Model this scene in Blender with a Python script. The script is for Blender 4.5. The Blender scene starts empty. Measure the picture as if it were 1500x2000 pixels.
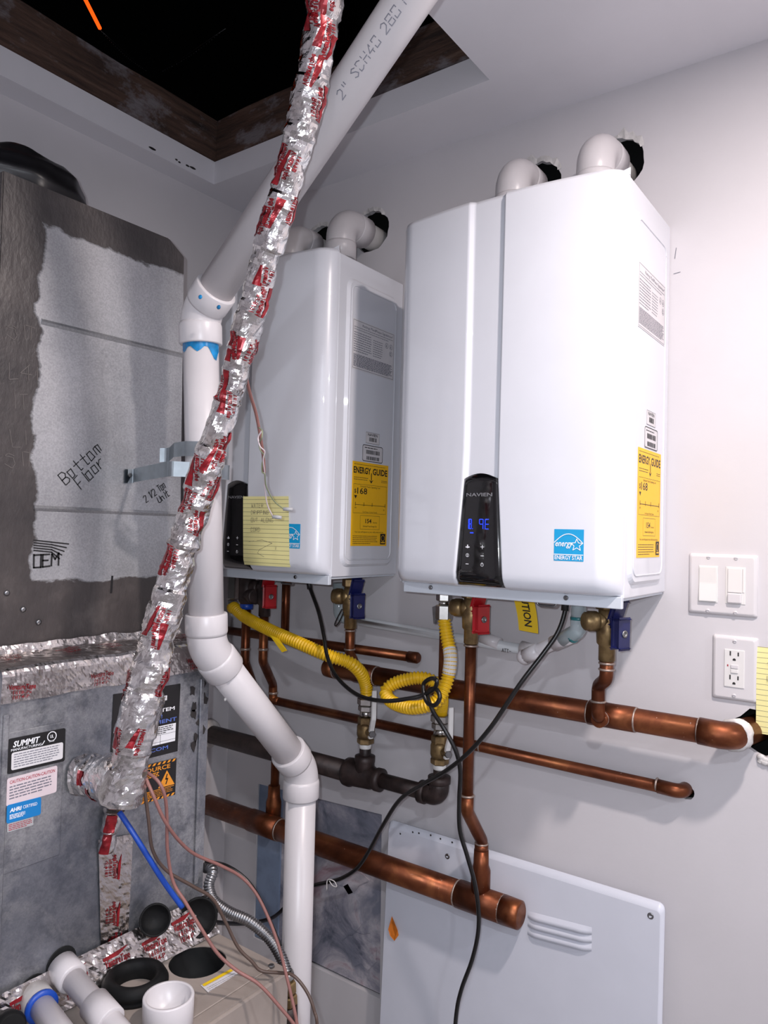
import bpy, bmesh, math, random
from mathutils import Vector, Matrix, noise

# ------------------------------------------------------------------ camera, light, exposure
SC = bpy.context.scene
COL = SC.collection
PI = math.pi
FPX, YAW, PITCH, ROLL = 1439.5, .628, .0273, .026      # focal length in pixels of the 1500x2000 frame, camera angles
CAM = Vector((0, 0, 1.5))
_f = Vector((-math.sin(YAW)*math.cos(PITCH), math.cos(YAW)*math.cos(PITCH), math.sin(PITCH)))
_r = Vector((math.cos(YAW), math.sin(YAW), 0))
_u = _r.cross(_f)
_c, _s = math.cos(ROLL), math.sin(ROLL)
_r, _u = _c*_r+_s*_u, -_s*_r+_c*_u
cd = bpy.data.cameras.new('camera')
cam = bpy.data.objects.new('camera', cd)
COL.objects.link(cam)
cam.matrix_world = Matrix(((_r.x, _u.x, -_f.x, CAM.x), (_r.y, _u.y, -_f.y, CAM.y), (_r.z, _u.z, -_f.z, CAM.z), (0, 0, 0, 1)))
cd.sensor_fit = 'VERTICAL'
cd.sensor_height = 36.0
cd.lens = 36.0*FPX/2000
cd.clip_start = .02
SC.camera = cam

SC.view_settings.view_transform = 'Standard'
SC.view_settings.look = 'None'
SC.view_settings.gamma = 1.0
SC.view_settings.use_curve_mapping = False
SC.view_settings.exposure = 0.0

world = bpy.data.worlds.new('world')
SC.world = world
world.use_nodes = True
world.node_tree.nodes['Background'].inputs[0].default_value = (.5, .55, .65, 1)
world.node_tree.nodes['Background'].inputs[1].default_value = .02

CAN_LIGHTS = [((.11, .74), 21.0, (1.0, .89, .85), PI), ((.35, -.55), 16.5, (.86, .91, 1.0), PI), ((1.75, .72), 22.0, (.91, .93, 1.0), PI), ((1.7, -1.0), 16.0, (.9, .93, 1.0), PI)]
CEIL = 2.4025
for (lx, ly), pw, lc, spr in CAN_LIGHTS:
    ld = bpy.data.lights.new('recessed_light', 'AREA')
    ld.shape = 'DISK'
    ld.size = .085
    ld.energy = pw
    ld.color = lc
    ld.spread = spr
    lo = bpy.data.objects.new('recessed_light_source', ld)
    lo.location = (lx, ly, CEIL-.004)
    COL.objects.link(lo)
# the flash of the phone that took the picture, a finger's width left of the lens
fd = bpy.data.lights.new('phone_flash', 'AREA')
fd.shape = 'DISK'
fd.size = .012
fd.energy = 5.9
fd.color = (.84, .91, 1.0)
fl = bpy.data.objects.new('phone_flash', fd)
fl.matrix_world = cam.matrix_world.copy()
fl.location = CAM - .026*_r + .02*_u
COL.objects.link(fl)


# ------------------------------------------------------------------ pixels to points
def ray(px, py):
    return _f + _r*((px-750)/FPX) + _u*((1000-py)/FPX)


def on(px, py, ax, v):
    d = ray(px, py)
    i = 'xyz'.index(ax)
    return CAM + d*((v-CAM[i])/d[i])


def at(px, py, dep):
    return CAM + ray(px, py)*dep


# ------------------------------------------------------------------ materials
def lin(c):
    return tuple(((v/255)/12.92 if v/255 <= .04045 else ((v/255+.055)/1.055)**2.4) for v in c)


class N:
    def __init__(self, name):
        self.m = bpy.data.materials.new(name)
        self.m.use_nodes = True
        self.t = self.m.node_tree
        self.n = self.t.nodes
        self.b = self.n['Principled BSDF']
        self.co = self.n.new('ShaderNodeTexCoord')

    def new(self, kind, **kw):
        n = self.n.new('ShaderNode'+kind)
        for k, v in kw.items():
            if hasattr(n, k):
                setattr(n, k, v)
            else:
                n.inputs[k.replace('_', ' ').title()].default_value = v
        return n

    def link(self, a, b):
        self.t.links.new(a, b)

    def noise(self, scale, detail=4, rough=.55, vec=None, dist=0, stretch=None):
        n = self.new('TexNoise')
        n.inputs['Scale'].default_value = scale
        n.inputs['Detail'].default_value = detail
        n.inputs['Roughness'].default_value = rough
        n.inputs['Distortion'].default_value = dist
        v = vec or self.co.outputs['Object']
        if stretch:
            mp = self.new('Mapping')
            mp.inputs['Scale'].default_value = stretch
            self.link(v, mp.inputs[0])
            v = mp.outputs[0]
        self.link(v, n.inputs['Vector'])
        return n.outputs['Fac']

    def voro(self, scale, feature='F1', out='Color', vec=None):
        n = self.new('TexVoronoi')
        n.feature = feature
        n.inputs['Scale'].default_value = scale
        self.link(vec or self.co.outputs['Object'], n.inputs['Vector'])
        return n.outputs[out]

    def ramp(self, fac, stops):
        n = self.new('ValToRGB')
        e = n.color_ramp.elements
        while len(e) < len(stops):
            e.new(.5)
        for i, (p, c) in enumerate(stops):
            e[i].position = p
            e[i].color = (c, c, c, 1) if isinstance(c, (int, float)) else (*c, 1)
        self.link(fac, n.inputs[0])
        return n.outputs[0]

    def mix(self, fac, a, b, kind='MIX'):
        n = self.new('MixRGB')
        n.blend_type = kind
        for i, v in ((0, fac), (1, a), (2, b)):
            if isinstance(v, (int, float)):
                n.inputs[i].default_value = v if i == 0 else (v, v, v, 1)
            elif isinstance(v, tuple):
                n.inputs[i].default_value = (*v, 1)
            else:
                self.link(v, n.inputs[i])
        return n.outputs[0]

    def math(self, op, a, b=0., c=0.):
        n = self.new('Math')
        n.operation = op
        for i, v in enumerate((a, b, c)):
            if isinstance(v, (int, float)):
                n.inputs[i].default_value = v
            else:
                self.link(v, n.inputs[i])
        return n.outputs[0]

    def xyz(self):
        n = self.new('SeparateXYZ')
        self.link(self.co.outputs['Object'], n.inputs[0])
        return n.outputs

    def set(self, **kw):
        for k, v in kw.items():
            s = self.b.inputs[{'base': 'Base Color', 'rough': 'Roughness', 'metal': 'Metallic', 'coat': 'Coat Weight', 'spec': 'Specular IOR Level', 'trans': 'Transmission Weight', 'alpha': 'Alpha', 'ior': 'IOR'}[k]]
            if isinstance(v, (int, float)):
                s.default_value = v
            elif isinstance(v, tuple):
                s.default_value = (*v, 1)
            else:
                self.link(v, s)
        return self

    def bump(self, h, strength=.2, dist=.002):
        n = self.new('Bump')
        n.inputs['Strength'].default_value = strength
        n.inputs['Distance'].default_value = dist
        self.link(h, n.inputs['Height'])
        self.link(n.outputs[0], self.b.inputs['Normal'])
        return self


M = {}


def plain(name, rgb, rough=.5, metal=0., var=.08, scale=14, bump=0., bscale=200, coat=0., spec=.5):
    k = N(name)
    c = lin(rgb)
    d = tuple(v*(1-var*2) for v in c)
    f = k.noise(scale, 5)
    k.set(base=k.mix(k.ramp(f, [(.35, 0.), (.65, 1.)]), d, c), rough=rough, metal=metal, coat=coat, spec=spec)
    if bump:
        k.bump(k.noise(bscale, 3), bump)
    M[name] = k.m
    return k


plain('wall_paint', (203, 199, 202), .62, var=.03, scale=3, bump=.06, bscale=130)
plain('ceiling_paint', (228, 225, 230), .7, var=.03, scale=3, bump=.05, bscale=110)
plain('heater_white', (214, 215, 222), .28, var=.01, coat=.5)
plain('heater_plate', (203, 208, 216), .4, var=.03)
plain('black_gloss', (8, 8, 10), .08, var=.1, coat=.6)
plain('black_plastic', (18, 17, 18), .45, var=.2)
plain('cable_black', (14, 13, 14), .32, var=.2)
plain('white_pvc', (206, 201, 203), .33, var=.03, scale=9, bump=.02, bscale=60)
plain('gray_pvc', (178, 174, 172), .38, var=.05)
plain('condensate_pvc', (205, 207, 210), .35, var=.04)
plain('primer_blue', (20, 140, 205), .25, var=.25, scale=60)
plain('primer_teal', (50, 130, 135), .3, var=.25, scale=60)
plain('valve_red', (178, 22, 32), .35, var=.12)
plain('valve_blue', (20, 26, 82), .35, var=.12)
plain('chrome', (190, 188, 184), .25, 1., var=.12, scale=40)
plain('steel', (150, 150, 152), .35, 1., var=.15, scale=40)
plain('zinc', (184, 192, 198), .42, .75, var=.1, scale=30)
plain('solder', (178, 160, 150), .4, .6, var=.2, scale=150)
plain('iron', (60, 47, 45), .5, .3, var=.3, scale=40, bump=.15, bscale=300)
plain('thread_tape', (224, 222, 220), .6, var=.08, scale=100, bump=.3, bscale=250)
plain('yellow_hose', (232, 184, 22), .38, var=.1, scale=25)
plain('rubber', (15, 15, 16), .65, var=.25, scale=30, bump=.1, spec=.25)
plain('drum_hole', (6, 7, 9), .7, var=.3)
plain('plate_white', (210, 206, 208), .3, var=.01)
plain('device_white', (222, 219, 217), .25, var=.01)
plain('slot_dark', (40, 36, 36), .6, var=.1)
plain('label_white', (214, 210, 212), .5, var=.04)
plain('label_pink', (216, 200, 204), .5, var=.04)
plain('label_gray', (170, 170, 172), .5, var=.05)
plain('label_blue', (14, 122, 190), .4, var=.05)
plain('sticker_blue', (18, 152, 205), .35, var=.03)
plain('energy_yellow', (250, 190, 22), .45, var=.03)
plain('tag_yellow', (236, 196, 28), .4, var=.04)
plain('print_black', (22, 20, 22), .5, var=.1)
plain('print_gray', (112, 112, 124), .5, var=.1)
plain('print_white', (236, 236, 240), .5, var=.03)
plain('print_red', (176, 50, 66), .5, var=.1)
plain('print_blue', (92, 118, 200), .5, var=.1)
plain('print_orange', (234, 150, 40), .5, var=.06)
plain('panel_silver', (150, 150, 154), .35, .5, var=.05)
plain('pencil', (120, 112, 96), .7, var=.1)
plain('tape_red', (150, 26, 36), .32, .3, var=.25, scale=90)
plain('wire_pink', (142, 97, 91), .5, var=.12)
plain('wire_brown', (84, 66, 58), .5, var=.12)
plain('wire_blue', (22, 72, 172), .4, var=.08)
plain('wire_green', (140, 148, 116), .5, var=.1)
plain('orange_paper', (222, 122, 28), .6, var=.15, scale=60)
plain('furnace_beige', (158, 146, 138), .5, var=.12, scale=6, bump=.05)
plain('duct_black', (34, 33, 36), .32, var=.3, scale=12, bump=.35, bscale=22)
plain('cavity_shade_black', (10, 9, 9), .9, var=.3)  # near-black colour puts the shade inside the wall holes
plain('attic_shade_black', (9, 9, 10), .9, var=.5, scale=3)  # near-black colour stands in for the darkness of a deeper attic
plain('panel_enamel', (206, 208, 218), .38, var=.015)
plain('blue_sheet', (134, 150, 176), .5, var=.22, scale=10)
plain('plaster', (214, 210, 208), .8, var=.12, scale=60, bump=.5, bscale=120)
plain('floor_concrete', (158, 156, 156), .7, var=.15, scale=5)
plain('lamp_trim', (235, 235, 235), .4, var=.01)
plain('scratch', (104, 97, 94), .5, var=.1)
plain('mastic', (52, 47, 46), .42, var=.25, scale=20, bump=.3, bscale=60)


def emis(name, rgb, st):
    k = N(name)
    k.set(base=(0., 0., 0.), rough=.4)
    f = k.noise(30, 2)
    c = lin(rgb)
    k.link(k.mix(f, tuple(v*.85 for v in c), c), k.b.inputs['Emission Color'])
    k.b.inputs['Emission Strength'].default_value = st
    M[name] = k.m


emis('display_blue', (40, 70, 255), 2.2)
emis('orange_glow', (255, 80, 16), 2.0)
emis('lamp_glow', (255, 244, 235), 9.)


def copper():
    k = N('copper')
    f = k.noise(9, 6, .6, dist=.6, stretch=(1., 1., 1.))
    c = k.ramp(f, [(.25, lin((70, 38, 26))), (.5, lin((114, 64, 41))), (.72, lin((158, 99, 62))), (.95, lin((94, 53, 37)))])
    sp = k.ramp(k.noise(120, 3), [(.70, 0.), (.78, 1.)])
    k.set(base=k.mix(sp, c, lin((176, 140, 122))), rough=k.ramp(k.noise(25, 4), [(.3, .28), (.7, .5)]), metal=k.math('SUBTRACT', .85, k.math('MULTIPLY', sp, .5)))
    k.bump(k.noise(60, 3), .05)
    M['copper'] = k.m


def brass():
    k = N('brass')
    c = k.ramp(k.noise(40, 5), [(.3, lin((96, 76, 52))), (.6, lin((150, 126, 88))), (.85, lin((176, 156, 120)))])
    k.set(base=c, rough=.42, metal=.8).bump(k.noise(220, 3), .15)
    M['brass'] = k.m


def foil():
    k = N('foil_tape')
    wr = k.noise(38, 5, .58, dist=1.6)
    wr2 = k.voro(48, 'DISTANCE_TO_EDGE', 'Distance')
    h = k.math('ADD', wr, k.math('MULTIPLY', wr2, .6))
    f = k.noise(16, 3)
    k.set(base=k.ramp(f, [(.3, lin((188, 182, 178))), (.6, lin((226, 224, 224))), (.8, lin((206, 196, 186)))]), rough=k.ramp(k.noise(30, 3), [(.3, .07), (.7, .2)]), metal=1.)
    k.bump(h, .45, .004)
    M['foil_tape'] = k.m
    k = N('foil_flat')
    h = k.math('ADD', k.noise(45, 5, .6, dist=1.), k.math('MULTIPLY', k.voro(60, 'DISTANCE_TO_EDGE', 'Distance'), .35))
    k.set(base=lin((206, 200, 198)), rough=.24, metal=1.)
    k.bump(h, .32, .003)
    M['foil_flat'] = k.m


def galv(name, y0, y1, z0, z1, dirt):
    """galvanised sheet, with black duct mastic brushed round the edge of the rectangle y0..y1, z0..z1"""
    k = N(name)
    x, y, z = k.xyz()
    sp = k.voro(420, 'F1', 'Color')
    sg = k.new('SeparateColor')
    k.link(sp, sg.inputs[0])
    base = k.mix(sg.outputs[0], lin((172, 172, 175)), lin((190, 190, 193)))
    cloud = k.ramp(k.noise(4.5, 4, .6), [(.3, .72), (.7, 1.)])
    base = k.mix(1., base, cloud, 'MULTIPLY')
    if dirt:
        d = k.ramp(k.noise(26, 6, .7), [(.48, 0.), (.64, dirt)])
        base = k.mix(d, base, lin((70, 74, 84)))
        d = k.ramp(k.noise(5.5, 6, .68, dist=.7), [(.42, .6), (.6, 0.)])
        base = k.mix(d, base, lin((104, 109, 122)))
    rg = k.math('ADD', k.math('MULTIPLY', sg.outputs[1], .12), .36)
    if y0 is not None:
        n1 = k.noise(30, 5, .6, stretch=(1, .55, 1))
        n2 = k.noise(7, 3, .5)
        w = k.math('ADD', k.math('MULTIPLY', k.math('SUBTRACT', n1, .5), .035), k.math('MULTIPLY', k.math('SUBTRACT', n2, .5), .05))
        ins = k.math('MINIMUM', k.math('MINIMUM', k.math('SUBTRACT', y, y0), k.math('SUBTRACT', y1, y)), k.math('MINIMUM', k.math('SUBTRACT', z, z0), k.math('SUBTRACT', z1, z)))
        m = k.ramp(k.math('ADD', k.math('MULTIPLY', k.math('ADD', ins, w), 60.), .5), [(0.35, 1.), (.65, 0.)])
        mc = k.ramp(k.noise(9, 6, .6), [(.3, lin((44, 40, 41))), (.6, lin((66, 60, 59))), (.8, lin((92, 85, 82)))])
        base = k.mix(m, base, mc)
        k.set(base=base, rough=k.mix(m, rg, .45), metal=k.math('SUBTRACT', .72, k.math('MULTIPLY', m, .7)))
        k.bump(k.math('ADD', k.math('MULTIPLY', m, k.noise(70, 5, stretch=(1, 1.4, .8))), k.math('MULTIPLY', k.noise(3, 2), 2.)), .35, .004)
    else:
        k.set(base=base, rough=rg, metal=.8)
        k.bump(k.math('ADD', k.noise(5, 2), k.math('MULTIPLY', k.noise(55, 4), .12)), .3, .006)
    M[name] = k.m


def wood():
    k = N('old_wood')
    g = k.noise(5, 6, .62, stretch=(1.2, 1.2, 14))
    c = k.ramp(g, [(.3, lin((46, 34, 30))), (.55, lin((84, 62, 52))), (.75, lin((108, 86, 74)))])
    s = k.ramp(k.noise(8, 7, .7, dist=.15, stretch=(.8, .8, 1.3)), [(.5, 0.), (.6, .8)])
    k.set(base=k.mix(s, c, lin((128, 122, 126))), rough=.8)
    k.bump(k.noise(50, 5, stretch=(1, 1, 4)), .5, .004)
    M['old_wood'] = k.m


def patch_board():
    k = N('stained_board')
    c = k.ramp(k.noise(4.5, 7, .68, dist=1.5), [(.34, lin((86, 90, 104))), (.44, lin((140, 138, 150))), (.56, lin((186, 180, 186))), (.66, lin((158, 128, 136)))])
    d = k.ramp(k.noise(3.2, 5, .6, dist=.8), [(.42, 1.), (.52, 0.)])
    k.set(base=k.mix(d, c, lin((122, 124, 138))), rough=.75)
    k.bump(k.noise(40, 5), .3, .003)
    M['stained_board'] = k.m


def note_paper():
    k = N('note_paper')
    x, y, z = k.xyz()
    f = k.math('FRACT', k.math('MULTIPLY', z, 1/.0092))
    ln = k.ramp(f, [(.0, 1.), (.09, 1.), (.11, 0.)])
    k.set(base=k.mix(ln, lin((233, 224, 158)), lin((140, 134, 104))), rough=.7)
    k.bump(k.noise(25, 3), .08)
    M['note_paper'] = k.m


def clear_pvc():
    k = N('clear_pvc')
    k.set(base=k.mix(k.noise(20, 3), lin((200, 214, 218)), lin((222, 232, 236))), rough=.12, trans=.55, ior=1.4)
    M['clear_pvc'] = k.m


copper(); brass(); foil(); wood(); patch_board(); note_paper(); clear_pvc()


# ------------------------------------------------------------------ mesh helpers
def V(*a):
    return Vector(a[0]) if len(a) == 1 else Vector(a)


def frame(d):
    d = d.normalized()
    a = Vector((0, 0, 1)) if abs(d.z) < .9 else Vector((1, 0, 0))
    u = d.cross(a).normalized()
    return u, d.cross(u).normalized()


def box(bm, lo, hi, bevel=0., seg=2):
    lo, hi = V(lo), V(hi)
    r = bmesh.ops.create_cube(bm, size=1)
    for v in r['verts']:
        v.co = Vector(((lo[i]+hi[i])/2+v.co[i]*(hi[i]-lo[i]) for i in range(3)))
    if bevel:
        es = list({e for v in r['verts'] for e in v.link_edges})
        bmesh.ops.bevel(bm, geom=es, offset=bevel, segments=seg, affect='EDGES', profile=.5)
    return bm


def obox(bm, c, ux, uy, uz, sx, sy, sz, bevel=0.):
    """box with given axes"""
    r = bmesh.ops.create_cube(bm, size=1)
    ux, uy, uz = V(ux).normalized(), V(uy).normalized(), V(uz).normalized()
    vs = r['verts']
    for v in vs:
        a = v.co.copy()
        v.co = V(c)+ux*a.x*sx+uy*a.y*sy+uz*a.z*sz
    if bevel:
        bmesh.ops.bevel(bm, geom=list({e for v in vs for e in v.link_edges}), offset=bevel, segments=2, affect='EDGES', profile=.5)


def catmull(pts, n=8):
    pts = [V(p) for p in pts]
    P = [pts[0]*2-pts[1]]+pts+[pts[-1]*2-pts[-2]]
    out = []
    for i in range(1, len(P)-2):
        a, b, c, d = P[i-1:i+3]
        for k in range(n):
            t = k/n
            out.append(.5*((2*b)+(c-a)*t+(2*a-5*b+4*c-d)*t*t+(3*b-a-3*c+d)*t**3))
    out.append(pts[-1])
    return out


def fillet(pts, rad, n=7):
    pts = [V(p) for p in pts]
    out = [pts[0]]
    for i in range(1, len(pts)-1):
        a, b, c = pts[i-1:i+2]
        d1, d2 = (a-b), (c-b)
        l1, l2 = d1.length, d2.length
        d1, d2 = d1/l1, d2/l2
        ang = d1.angle(d2)
        if ang > PI-.02:
            out.append(b)
            continue
        t = min(rad/math.tan(ang/2), l1*.49, l2*.49)
        for k in range(n+1):
            s = k/n
            p0, p2 = b+d1*t, b+d2*t
            w = math.sin(ang/2)
            den = (1-s)**2+2*w*s*(1-s)+s*s
            out.append((p0*(1-s)**2+b*2*w*s*(1-s)+p2*s*s)/den)
    out.append(pts[-1])
    return out


def resample(pts, step):
    L = [0.]
    for a, b in zip(pts, pts[1:]):
        L.append(L[-1]+(b-a).length)
    n = max(2, int(L[-1]/step))
    out, j = [], 0
    for i in range(n+1):
        s = L[-1]*i/n
        while j < len(L)-2 and L[j+1] < s:
            j += 1
        t = (s-L[j])/max(1e-9, L[j+1]-L[j])
        out.append(pts[j].lerp(pts[j+1], t))
    return out, L[-1]


def frames(pts):
    T = [((pts[min(i+1, len(pts)-1)]-pts[max(i-1, 0)])).normalized() for i in range(len(pts))]
    u, _ = frame(T[0])
    out = []
    for t in T:
        u = (u-t*u.dot(t)).normalized()
        out.append((t, u, t.cross(u)))
    return out


def tube(bm, pts, r, seg=16, caps=True, close=False):
    pts = [V(p) for p in pts]
    F = frames(pts)
    rings = []
    for i, (p, (t, u, w)) in enumerate(zip(pts, F)):
        rr = r(i) if callable(r) else (r[i] if isinstance(r, (list, tuple)) else r)
        rings.append([bm.verts.new(p+(u*math.cos(2*PI*k/seg)+w*math.sin(2*PI*k/seg))*rr) for k in range(seg)])
    for a, b in zip(rings, rings[1:]):
        for k in range(seg):
            f = bm.faces.new((a[k], a[(k+1) % seg], b[(k+1) % seg], b[k]))
            f.smooth = True
    if caps:
        bm.faces.new(rings[0][::-1])
        bm.faces.new(rings[-1])
    return bm


def lathe(bm, p, d, prof, seg=20, caps=True, smooth=True):
    """prof: list of (distance along d, radius)"""
    p, d = V(p), V(d).normalized()
    u, w = frame(d)
    rings = [[bm.verts.new(p+d*h+(u*math.cos(2*PI*k/seg)+w*math.sin(2*PI*k/seg))*rr) for k in range(seg)] for h, rr in prof]
    for a, b in zip(rings, rings[1:]):
        for k in range(seg):
            f = bm.faces.new((a[k], a[(k+1) % seg], b[(k+1) % seg], b[k]))
            f.smooth = smooth
    if caps:
        bm.faces.new(rings[0][::-1])
        bm.faces.new(rings[-1])
    return bm


def cyl(bm, a, b, r, seg=16, r2=None):
    a, b = V(a), V(b)
    return lathe(bm, a, b-a, [(0, r), ((b-a).length, r if r2 is None else r2)], seg)


def hexnut(bm, p, d, length, r, ch=.002):
    return lathe(bm, p, d, [(0, r-ch), (ch, r), (length-ch, r), (length, r-ch)], 6, smooth=False)


def sphere(bm, c, r, sc=(1, 1, 1), seg=14):
    q = bmesh.ops.create_uvsphere(bm, u_segments=seg, v_segments=max(6, seg//2), radius=1)
    for v in q['verts']:
        v.co = V(c)+Vector((v.co.x*r*sc[0], v.co.y*r*sc[1], v.co.z*r*sc[2]))
        for f in v.link_faces:
            f.smooth = True


def grid(bm, fn, nu, nv, smooth=True):
    vs = [[bm.verts.new(fn(i/nu, j/nv)) for j in range(nv+1)] for i in range(nu+1)]
    for i in range(nu):
        for j in range(nv):
            f = bm.faces.new((vs[i][j], vs[i+1][j], vs[i+1][j+1], vs[i][j+1]))
            f.smooth = smooth
    return vs


def prism(bm, pts, d):
    """polygon extruded along d"""
    d = V(d)
    a = [bm.verts.new(V(p)) for p in pts]
    b = [bm.verts.new(V(p)+d) for p in pts]
    n = len(a)
    bm.faces.new(a)
    bm.faces.new(b[::-1])
    for i in range(n):
        bm.faces.new((a[i], b[i], b[(i+1) % n], a[(i+1) % n]))
    return bm


def rrect(w, h, r, n=5):
    """rounded rectangle outline centred on 0"""
    out = []
    for cx, cy, a0 in ((w/2-r, h/2-r, 0), (-w/2+r, h/2-r, PI/2), (-w/2+r, -h/2+r, PI), (w/2-r, -h/2+r, 1.5*PI)):
        for k in range(n+1):
            a = a0+k/n*PI/2
            out.append((cx+r*math.cos(a), cy+r*math.sin(a)))
    return out


def B():
    return bmesh.new()


def obj(name, bm, mat, parent=None, smooth_angle=None):
    bmesh.ops.recalc_face_normals(bm, faces=bm.faces)
    me = bpy.data.meshes.new(name)
    bm.to_mesh(me)
    bm.free()
    me.materials.append(M[mat] if isinstance(mat, str) else mat)
    o = bpy.data.objects.new(name, me)
    COL.objects.link(o)
    if parent is not None:
        o.parent = parent
        o.matrix_parent_inverse = parent_world(parent).inverted()
    return o


WM = {}


def parent_world(o):
    m = Matrix.Translation(o.location)
    if o.parent is not None:
        return Matrix.Identity(4) if o.name not in WM else WM[o.name]
    return m


def thing(name, label, cat, loc, group=None):
    o = bpy.data.objects.new(name, None)
    o.empty_display_size = .02
    COL.objects.link(o)
    o.location = V(loc)
    return tag(o, label, cat, group)


def tag(o, label, cat, group=None, kind=None):
    o['label'] = label
    o['category'] = cat
    if group:
        o['group'] = group
    if kind:
        o['kind'] = kind
    return o


def struct(name, bm, mat, label, cat):
    return tag(obj(name, bm, mat), label, cat, None, 'structure')


# ------------------------------------------------------------------ lettering
def plane_map(o, u, v):
    o, u, v = V(o), V(u).normalized(), V(v).normalized()
    n = u.cross(v)
    return lambda s, t, k=0.: o+u*s+v*t+n*k


_font_cache = {}


def glyphs(txt, bold=0., shear=0.):
    key = (txt, bold, shear)
    if key not in _font_cache:
        cu = bpy.data.curves.new('t', 'FONT')
        cu.body = txt
        cu.size = 1
        cu.offset = bold
        cu.shear = shear
        cu.resolution_u = 2
        o = bpy.data.objects.new('t', cu)
        COL.objects.link(o)
        me = bpy.data.meshes.new_from_object(o.evaluated_get(bpy.context.evaluated_depsgraph_get()))
        vs = [(v.co.x, v.co.y) for v in me.vertices]
        fs = [tuple(p.vertices) for p in me.polygons]
        bpy.data.objects.remove(o)
        bpy.data.curves.remove(cu)
        bpy.data.meshes.remove(me)
        _font_cache[key] = (vs, fs)
    return _font_cache[key]


def text(bm, mp, txt, s0, t0, h, width=None, bold=0., shear=0., k=.0006, align='L'):
    """letters of cap height h with their left foot at s0,t0; width squeezes the line to that width"""
    vs, fs = glyphs(txt, bold, shear)
    if not vs:
        return
    x0, x1 = min(v[0] for v in vs), max(v[0] for v in vs)
    sc = h/.69
    sx = width/(x1-x0) if width else sc
    w = (x1-x0)*sx
    off = s0-(w/2 if align == 'C' else w if align == 'R' else 0)
    q = [bm.verts.new(mp(off+(x-x0)*sx, t0+y*sc, k)) for x, y in vs]
    for f in fs:
        try:
            bm.faces.new([q[i] for i in f])
        except ValueError:
            pass


STROKES = {'A': '00 26 40|12 32', 'B': '00 06 36 45 44 33 03 33 42 41 30 00', 'C': '45 26 06 00 20 41', 'D': '00 06 26 44 42 20 00', 'E': '46 06 00 40|03 33', 'F': '46 06 00|03 33', 'G': '45 26 05 01 20 41 43 23', 'H': '06 00|46 40|03 43',
           'I': '26 20', 'L': '06 00 40', 'M': '00 06 23 46 40', 'N': '00 06 40 46', 'O': '06 46 40 00 06', 'P': '00 06 46 43 03', 'R': '00 06 46 43 03 40', 'S': '45 26 05 33 41 20 01', 'T': '06 46|26 20', 'U': '06 01 20 41 46', 'V': '06 20 46', 'W': '06 10 23 30 46',
           'o': '04 34 30 00 04', 't': '26 20 40|04 44', 'm': '00 04 24 20 24 44 40', 'l': '26 20', 'r': '00 04 02 24 44', 'n': '00 04 34 30', 'i': '24 20|25 26', '2': '05 26 45 43 00 40', '1': '15 26 20', '4': '36 02 42|36 30', '0': '06 46 40 00 06', '8': '06 46 40 00 06|03 43',
           '/': '00 46', '-': '03 43', '"': '16 14|36 34', ' ': '', 'h': '06 00 03 33 30', 'c': '44 04 00 40', 'p': '04 44 41 01|04 00'}


def ribbon(bm, mp, pts, w, k):
    for (a, b) in zip(pts, pts[1:]):
        d = math.hypot(b[0]-a[0], b[1]-a[1]) or 1e-9
        nx, ny = -(b[1]-a[1])/d*w/2, (b[0]-a[0])/d*w/2
        ex, ey = (b[0]-a[0])/d*w*.35, (b[1]-a[1])/d*w*.35
        bm.faces.new([bm.verts.new(mp(s, t, k)) for s, t in ((a[0]-ex+nx, a[1]-ey+ny), (a[0]-ex-nx, a[1]-ey-ny), (b[0]+ex-nx, b[1]+ey-ny), (b[0]+ex+nx, b[1]+ey+ny))])


def script(bm, mp, txt, s0, t0, h, w, rot=0., jit=.0, adv=1.25, wid=.62, k=.0006):
    """hand lettering: single strokes of width w"""
    rnd = random.Random(txt)
    c, s = math.cos(rot), math.sin(rot)
    x = 0
    for ch in txt:
        for st in STROKES.get(ch, '').split('|'):
            P = []
            for g in st.split():
                a = x+int(g[0])/4*h*wid+rnd.uniform(-jit, jit)*h
                b = int(g[1])/6*h+rnd.uniform(-jit, jit)*h
                P.append((s0+a*c-b*s, t0+a*s+b*c))
            ribbon(bm, mp, P, w, k)
        x += h*wid*adv*(.55 if ch in 'Ili1' else 1)


def rect(bm, mp, s0, t0, s1, t1, k=.0009):
    bm.faces.new([bm.verts.new(mp(s, t, k)) for s, t in ((s0, t0), (s1, t0), (s1, t1), (s0, t1))])


def frame_lines(bm, mp, s0, t0, s1, t1, w, k=.0006):
    rect(bm, mp, s0, t0, s1, t0+w, k)
    rect(bm, mp, s0, t1-w, s1, t1, k)
    rect(bm, mp, s0, t0+w, s0+w, t1-w, k)
    rect(bm, mp, s1-w, t0+w, s1, t1-w, k)


def lines(bm, mp, s0, t0, s1, t1, n, h, seed=1, k=.0006, words=True):
    """print too small to read: broken dashes in n lines"""
    rnd = random.Random(seed)
    for i in range(n):
        t = t1-(i+.7)*(t1-t0)/n
        s = s0
        end = s1-(rnd.random()*.3*(s1-s0) if i == n-1 else rnd.random()*.06*(s1-s0))
        while s < end:
            e = min(end, s+rnd.uniform(2, 6)*h)
            rect(bm, mp, s, t, e, t+h, k)
            s = e+h*.8


def disc(bm, mp, s, t, r, r2=None, n=20, k=.0006):
    if r2 is None:
        bm.faces.new([bm.verts.new(mp(s+r*math.cos(2*PI*i/n), t+r*math.sin(2*PI*i/n), k)) for i in range(n)])
    else:
        a = [bm.verts.new(mp(s+r*math.cos(2*PI*i/n), t+r*math.sin(2*PI*i/n), k)) for i in range(n)]
        b = [bm.verts.new(mp(s+r2*math.cos(2*PI*i/n), t+r2*math.sin(2*PI*i/n), k)) for i in range(n)]
        for i in range(n):
            bm.faces.new((a[i], a[(i+1) % n], b[(i+1) % n], b[i]))


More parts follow.
